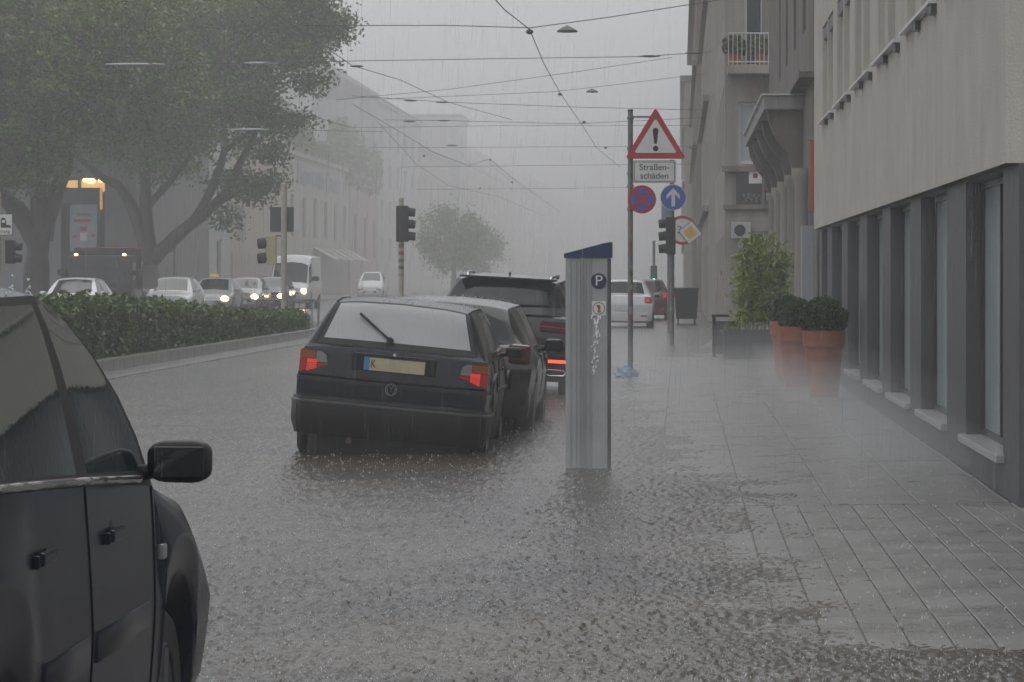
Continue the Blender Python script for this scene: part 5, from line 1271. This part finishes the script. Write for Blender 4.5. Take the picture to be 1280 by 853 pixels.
mb = MB(); mb.box((0, 0, 0), (pw, .03, ph)); mb.build('sheet', mat('pale_blue_poster', (.30, .36, .40), .5, var=.2, vscale=1.5), po)
for (a, b, w_, h_, m_) in ((-.05, .33, .8, .12, M_RED), (0, -.05, .3, .2, M_RED), (-.42, -.4, .2, .14, M_RED), (.42, -.35, .18, .14, M_RED), (0, -.4, .32, .36, M_WHITE), (0, .6, .6, .1, M_GLET)):
    mb = MB(); mb.box((a, -.02, b), (w_, .01, h_), bev=.003); mb.build('print_patch', m_, po)
# white modern building
row_house(150, 288, -28, 19, 'white plaster block with tall dark slit windows behind the plane tree', M_OFFW,
   lambda a, b: [(y, y + 1.9 + 1.0 * ((i * 7) % 3 == 0), z, z + hh) for i, y in enumerate(np.arange(a + 3, b - 4, 6.4).tolist()) for z, hh in ((.6, 3.1), (5.0, 3.3), (9.8, 3.0), (14, 3))], rooftype='flat', frame=M_FRAMED)
t, a, b = row_house(289, 356, -28, 13.5, 'beige plaster house with pale shutters past the white block', M_BEIGE,
   lambda a, b: [(a + 2.5, a + 6.0, 3.6, 7.2), (a + 2.5, a + 6.0, 9.2, 12), (a + 13, a + 16.5, 9.2, 12), (a + 22, a + 25, 9.2, 12)], frame=M_WHITEP, rooftype='flat')
mb = MB(); mb.span((-27.98, a, -.1), (-27.9, b, 3.0)); mb.build('plinth', M_PINK, t)
t, a, b = row_house(357, 436, -28, 10.6, 'cream house with blue grey script lettering and a roof garden', M_CREAMW, grid_w(7.6, 2.2, (4.4,), 3.0, 3), frame=M_FRAMED, rooftype='flat')
for k in range(20):
    yy = a + 7 + (b - a - 18) * k / 19
    if k in (6, 13): continue
    mb = MB(); mb.span((-27.99, yy, 8.35 + .16 * math.sin(k * 1.7)), (-27.92, yy + 1.9, 9.25 + .16 * math.cos(k * 2.3) + (.4 if k in (0, 7, 10, 14) else 0))); mb.build('script_letter', mat('blue_grey_lettering', (.2, .215, .25), .6), t)
for k in range(5):
    mb = MB(); yy = a + 18 + 6 * k; mb.add([(-27.95, yy, 3.7), (-27.95, yy + 4.6, 3.7), (-26.4, yy + 4.6, 2.8), (-26.4, yy, 2.8), (-26.4, yy + 4.6, 2.55), (-26.4, yy, 2.55)], [(0, 1, 2, 3), (3, 2, 4, 5)]); mb.build('striped_awning', M_OFFW if k % 2 == 0 else M_PINK, t)
gd = thing('roof_garden', (-29, 0, 10.95), 'trailing green plants growing along the roof terrace of the cream house', 'plant')
ga, gb = dpx(362), dpx(474); n = 5200; yy = ga + (gb - ga) * rng.random(n); hh = 1.3 + .9 * np.sin(yy * .16) + .5 * np.sin(yy * .41 + 1)
hh = np.where(yy > dpx(420), hh + 1.6, hh)
v, f = leaf_quads(np.stack([1.2 * rng.random(n) + .2, yy, hh * rng.random(n) - np.where(yy > dpx(430), 2.2, .3) * rng.random(n)], -1), .6); obj('foliage', np_mesh('foliage', v, f, M_VINE), gd)
row_house(437, 471, -28, 10.4, 'pinkish house with narrow windows next to the cream one', M_PINK, grid_w(9, 2.4, (3.2,), 3.6, 4), frame=M_FRAMED, rooftype='flat')
row_house(365, 470, -33.5, 21.5, 'large pale upper block rising behind the roof garden', M_OFFW, grid_w(11, 3.2, (12.5, 16.5), 2.6, 5), roof=4)
row_house(472, 526, -28, 18.0, 'tall pale grey block with regular windows further along the street', M_OFFW, grid_w(9, 3.0, (3, 6.5, 10, 13.6), 2.2, 3), roof=3.5)
row_house(527, 574, -28, 15.5, 'broad pale house before the slim tower', M_CREAMW, grid_w(10, 3.0, (3, 6.5, 10), 2.2, 3), roof=3)
row_house(575, 584, -27, 21.0, 'slim pale tower above the street roofs', M_OFFW, grid_w(12, 4, (6, 11, 16), 2.4, 3), rooftype='flat')
row_house(585, 640, -27.5, 16.2, 'gabled house with a dark pitched roof far down the street', M_CREAMW, grid_w(14, 4, (3, 7, 11), 2.4, 3), roof=5.5)
row_house(641, 690, -27, 17, 'faint block at the far end of the street', M_OFFW, grid_w(18, 5, (3, 7, 11), 2.4, 3), roof=5)
row_house(691, 735, -26, 19, 'faintest block where the street dissolves in rain', M_OFFW, grid_w(30, 8, (3, 7, 11), 2.4, 3), roof=4)
# small trees far along
for k, (px, d, r, zc, lab) in enumerate(((566, 262, 2.7, 3.9, 'round street tree half lost in the rain'), (596, 290, 2.2, 3.2, 'smaller street tree beyond the round one'))):
    t = thing('street_tree', (PX(px, d), d, .05), lab, 'tree')
    mb = MB(); mb.tube([(0, 0, -.1), (.1, 0, 1.5), (0, 0, zc - 1)], [.25, .2, .14], 8); mb.build('trunk', M_BARK, t)
    cs = []
    for q in range(46):
        p = rng.normal(size=3); p /= np.linalg.norm(p); c = p * r * rng.random() ** .35 * np.array([1, 1, .95]) + np.array([0, 0, zc + .3]); cs.append(c + rng.normal(size=(170, 3)) * .42)
    v, f = leaf_quads(np.concatenate(cs), .22); obj('crown', np_mesh('crown', v, f, M_LEAF), t)
# disc sign on a pole in front of the white building
t = thing('round_sign_back', (PX(212, 150), 150, .05), 'dark back of a round sign on a thin pole beside the white block', 'road sign')
mb = MB(); mb.tube([(.2, 0, 0), (.2, 0, PZ(300, 150))], .05, 8); mb.build('pole', M_POLE, t)
mb = MB(); mb.prism([(a, b + PZ(308, 150)) for a, b in disc(.32, 20)], -.06, -.03); mb.build('disc', M_SIGNBACK, t)


# =================================================================== OVERHEAD WIRES
M_WIRE = mat('overhead_wire', (.08, .08, .083), .5)
M_INS = mat('pale_insulator', (.45, .46, .47), .3)
def wire(pts, label, r=.012, sag=0.0, name='overhead_wire', group=None):
    """pts: (px, py, d)"""
    Q = [Vector(P(*p)) for p in pts]; out = []
    for i in range(len(Q) - 1):
        for k in range(10):
            u = k / 10; q = Q[i].lerp(Q[i + 1], u); q.z -= sag * 4 * u * (1 - u); out.append(q)
    out.append(Q[-1]); c = out[0].copy()
    t = thing(name, tuple(c), label, 'wire', group)
    mb = MB(); mb.tube([q - c for q in out], r * .8, 5); mb.build('cable', M_WIRE, t, True, 80)
    return t
def clamp(t, px, py, d, w=.5, m=None, h=.03):
    p = Vector(P(px, py, d)) - t.location
    mb = MB(); mb.tube([p - Vector((w / 2, 0, 0)), p - Vector((w * .2, 0, 0)), p + Vector((w * .2, 0, 0)), p + Vector((w / 2, 0, 0))], [h * .4, h, h, h * .4], 8); mb.build('insulator', m or M_INS, t, True, 60)
def hanger(t, px, py, d):
    p = Vector(P(px, py, d)) - t.location
    mb = MB(); mb.tube([p, p + Vector((0, 0, -.1))], .02, 6); mb.build('hanger', M_WIRE, t)
    mb = MB(); mb.lathe([(.0, .0), (.1, -.04), (.2, -.10), (.2, -.13), (0, -.11)], 12, 'z', tuple(p)); mb.build('lamp_hood', M_WIRE, t, True, 40)
w = wire([(380, 32, 70), (560, 32, 66), (663, 35, 65), (760, 22, 66), (900, 0, 68)], 'topmost span wire with a small hood crossing the street'); hanger(w, 709, 32, 65.5)
w = wire([(240, 80, 90), (470, 76, 85), (660, 73, 84), (800, 71, 83), (890, 65, 83)], 'span wire with dark insulators running level across the street'); clamp(w, 812, 70.5, 83, .5, M_WIRE); clamp(w, 867, 66.5, 83, .4, M_WIRE); clamp(w, 326, 79, 88, .9)
w = wire([(420, 125, 110), (560, 112, 105), (720, 90, 100), (840, 72, 98)], 'slanting wire rising from the tree towards the houses on the right', .010)
w = wire([(480, 124, 112), (690, 115, 112), (745, 109, 112), (885, 92, 112)], 'thin wire with a small hood crossing below the slanting one', .010); hanger(w, 740, 111, 112)
w = wire([(440, 120, 115), (560, 128, 114), (720, 134, 113), (885, 138, 112)], 'wire sagging across the street with dark insulators at its left', .012); clamp(w, 513, 126, 114, .45, M_WIRE); clamp(w, 553, 128, 114, .45, M_WIRE)
w = wire([(480, 150, 125), (560, 151, 124), (720, 155, 124), (885, 147, 124)], 'wire crossing above the danger sign with paired insulators', .012); clamp(w, 512, 152, 124, .45, M_WIRE); clamp(w, 555, 151, 124, .5, M_WIRE)
w = wire([(440, 160, 128), (640, 157, 128), (885, 157, 128)], 'thin level wire just below the paired insulators', .010)
w = wire([(460, 185, 140), (640, 184, 140), (885, 183, 140)], 'faint level wire behind the danger sign', .011); clamp(w, 565, 182, 140, .5, M_WIRE); clamp(w, 867, 185, 140, .5, M_WIRE)
w = wire([(500, 209, 160), (690, 207, 160), (880, 205, 160)], 'faint far wire lower down the street', .012)
w = wire([(520, 237, 185), (690, 236, 185), (800, 234, 185)], 'barely visible wire deep in the rain', .012)
w = wire([(600, -22, 55), (630, 12, 60), (662, 37, 65), (680, 80, 82), (700, 116, 112), (730, 160, 124), (745, 184, 140), (775, 209, 165)], 'drooping contact wire running down the street towards the haze', .013)
for px, py, d in ((662, 40, 65), (700, 118, 112), (730, 153, 124), (757, 185, 150)): clamp(w, px, py, d, .14, M_WIRE, .05)
w = wire([(150, -40, 55), (320, 0, 62), (440, 82, 85), (500, 100, 95), (560, 128, 114), (640, 150, 130)], 'wire passing the tree top and running down the middle of the street', .013); clamp(w, 446, 83, 86, .35, M_WIRE)
w = wire([(440, 130, 118), (500, 165, 128), (540, 190, 140), (585, 207, 150), (612, 199, 160), (650, 230, 190), (700, 265, 240)], 'looping catenary wire low over the far roofs', .014)
for px, py, d in ((530, 195, 138), (613, 200, 160), (640, 228, 180), (600, 235, 190)): clamp(w, px, py, d, .1, M_WIRE, .05)
w = wire([(470, 150, 126), (520, 205, 150), (560, 232, 175), (620, 245, 205), (680, 270, 260)], 'second low catenary wire under the looping one', .013)
w = wire([(-20, 5, 60), (60, 34, 66), (130, 64, 72), (205, 84, 80), (330, 128, 95), (440, 160, 115)], 'wire with pale insulators sloping in front of the plane trees', .013); clamp(w, 168, 80.5, 80, 1.4); clamp(w, 100, 50, 69, .12, M_WIRE, .04)
w = wire([(-20, 88, 75), (80, 118, 82), (160, 143, 90), (240, 156, 100)], 'lower wire sloping in front of the plane trees', .012)
w = wire([(210, 155, 95), (310, 161.5, 95), (480, 165, 110)], 'short wire with a pale insulator rod before the beige house', .011); clamp(w, 311, 162, 95, 1.15)
w = wire([(180, 110, 88), (300, 55, 70), (380, -10, 60)], 'thin wire climbing across the tree crown', .010)


# =================================================================== RAIN, SPLASHES, SPRAY, HAZE
M_DROP = mat('rain_water', (.62, .63, .65), .1, .5, alpha=.065)
M_SPL = mat('splash_water', (.72, .72, .72), .15, .5, alpha=.6)
def prisms(c, L, r, tilt):
    n = len(c); ang = rng.random(n) * 6.28; v = np.zeros((n, 5, 3)); 
    top = c + np.stack([tilt * L, 0 * L, L], -1) * .5; bot = c - np.stack([tilt * L, 0 * L, L], -1) * .5
    v[:, 0] = top; v[:, 4] = bot; mid = c - np.stack([tilt * L, 0 * L, L], -1) * .1
    for k in range(3):
        a = ang + k * 2.094; v[:, 1 + k] = mid + np.stack([np.cos(a) * r, np.sin(a) * r, 0 * r], -1)
    f = np.array([[0, 1, 2], [0, 2, 3], [0, 3, 1], [4, 2, 1], [4, 3, 2], [4, 1, 3]])
    return v.reshape(-1, 3), (np.arange(n)[:, None, None] * 5 + f[None]).reshape(-1, 3)
n = 10000
d = 7 + 45 * rng.random(n) ** .9; x = (-.225 + .35 * rng.random(n)) * d; zt_ = H + 345 / F * d + .3; zb_ = np.maximum(.05, H - 510 / F * d)
z = zb_ + (zt_ - zb_) * rng.random(n)
L = .08 + .2 * rng.random(n) ** 1.5; r = .0008 + .0009 * rng.random(n)
v, f = prisms(np.stack([x, d, z], -1), L, r, .035 + .02 * rng.normal(size=n))
n2 = 900
d2_ = DN + (DF - DN) * rng.random(n2); L2 = .05 + .16 * rng.random(n2); z2 = 2.25 - .7 * rng.random(n2) ** 1.6 - L2 / 2
vb, fb_ = prisms(np.stack([XU - .02 - .05 * rng.random(n2), d2_, z2], -1), L2, .0016 + .0012 * rng.random(n2), 0 * L2)
f = np.concatenate([f, fb_ + len(v)]); v = np.concatenate([v, vb])
obj('rain', np_mesh('rain', v, f, M_DROP), kind='stuff')
# splashes: droplets thrown up from water, slabs and car roofs
n = 15000
d = 12.0 + 46 * rng.random(n) ** 1.25; x = (-.20 + .30 * rng.random(n)) * d
ok = (x > -9) & ((x < 2.1) | (d < 21.6)); d, x = d[ok], x[ok]
base = np.maximum(side_h(x, d), .004); base = np.where(x < -1.2, .004, base); dry = side_h(x, d) > .004
keep = (~dry) | (rng.random(len(d)) < .45); d, x, base = d[keep], x[keep], base[keep]
n = len(d); z = base + .003 + .055 * rng.random(n) ** 2.2
pts = np.stack([x, d, z], -1); rr = (.0016 + .0034 * rng.random(n) ** 2)
for sh_, ob, cnt, u0, u1 in ((golf_sh, golf, 900, 1.0, 4.0), (mpv_sh, mpv, 500, 1.0, 4.0), (car2_sh, car2, 400, 1, 4), (suv_sh, suv, 400, 1, 4)):
    bpy.context.view_layer.update()
    us_ = rng.uniform(u0, u1, cnt); gq = sh_.grid(np.sort(us_), np.linspace(5.05, 7, 12)); 
    p = gq[np.arange(cnt), rng.integers(0, 12, cnt)]; p[:, 0] *= rng.choice([-1, 1], cnt); p[:, 2] += .004 + .035 * rng.random(cnt) ** 2
    mw = np.array(ob.matrix_world); p = p @ mw[:3, :3].T + mw[:3, 3]
    pts = np.concatenate([pts, p]); rr = np.concatenate([rr, .0014 + .0022 * rng.random(cnt)])
n = len(pts); oc = np.array([[1, 0, 0], [-1, 0, 0], [0, 1, 0], [0, -1, 0], [0, 0, 1.7], [0, 0, -1.7]])
v = (pts[:, None] + oc[None] * rr[:, None, None]).reshape(-1, 3)
f8 = np.array([[0, 2, 4], [2, 1, 4], [1, 3, 4], [3, 0, 4], [2, 0, 5], [1, 2, 5], [3, 1, 5], [0, 3, 5]])
fs_ = (np.arange(n)[:, None, None] * 6 + f8[None]).reshape(-1, 3)
# crowns: rings of thin jets where heavy drops have just struck
nj = 1500; dj = 12.2 + 30 * rng.random(nj) ** 1.3; xj = (-.19 + .27 * rng.random(nj)) * dj
okj = (xj > -8.9) & ((xj < 2.0) | (dj < 21.5)); dj, xj = dj[okj], xj[okj]; nj = len(dj)
bj = np.maximum(np.where(xj < -1.2, .002, side_h(xj, dj)), .002); jets = []; jl = []
for k in range(5):
    an = rng.random(nj) * 6.28; rj = .004 + .014 * rng.random(nj); Lj = .010 + .030 * rng.random(nj) ** 1.8
    jets.append(np.stack([xj + rj * np.cos(an), dj + rj * np.sin(an), bj + Lj * .5], -1)); jl.append(Lj)
vj, fj = prisms(np.concatenate(jets), np.concatenate(jl), .0009 + .0012 * rng.random(nj * 5), .25 * rng.normal(size=nj * 5))
fs_ = np.concatenate([fs_, fj + len(v)]); v = np.concatenate([v, vj])
obj('rain_splash', np_mesh('rain_splash', v, fs_, M_SPL), kind='stuff')
def volume(name, a, b, dens, col):
    mb = MB(); mb.span(a, b); m = bpy.data.materials.new(name); m.use_nodes = True; n_ = m.node_tree.nodes; n_.clear()
    pv = n_.new('ShaderNodeVolumePrincipled'); pv.inputs['Density'].default_value = dens; pv.inputs['Color'].default_value = (*col, 1); pv.inputs['Anisotropy'].default_value = .0
    ou = n_.new('ShaderNodeOutputMaterial'); m.node_tree.links.new(pv.outputs[0], ou.inputs['Volume'])
    o = mb.build(name, m, kind='stuff'); return o
volume('haze', (-75, -30, -1.4), (40, 1250, 31), .0020, (.985, .985, .99))
volume('pavement_spray', (-1.25, 21.9, -.5), (2.09, 60, .30), .02, (.98, .98, .98))
volume('pavement_mist', (-1.2, 24, -.52), (2.10, 58, .75), .012, (.98, .98, .98))
volume('wall_spray', (1.1, 21.9, -.54), (2.085, 52, .5), .035, (.98, .98, .98))
volume('road_spray', (-9.0, 46, -.5), (-1.27, 330, .3), .010, (.98, .98, .98))
volume('rain_curtain', (-74, 185, -1.3), (39, 1240, 30.5), .0034, (.985, .985, .99))
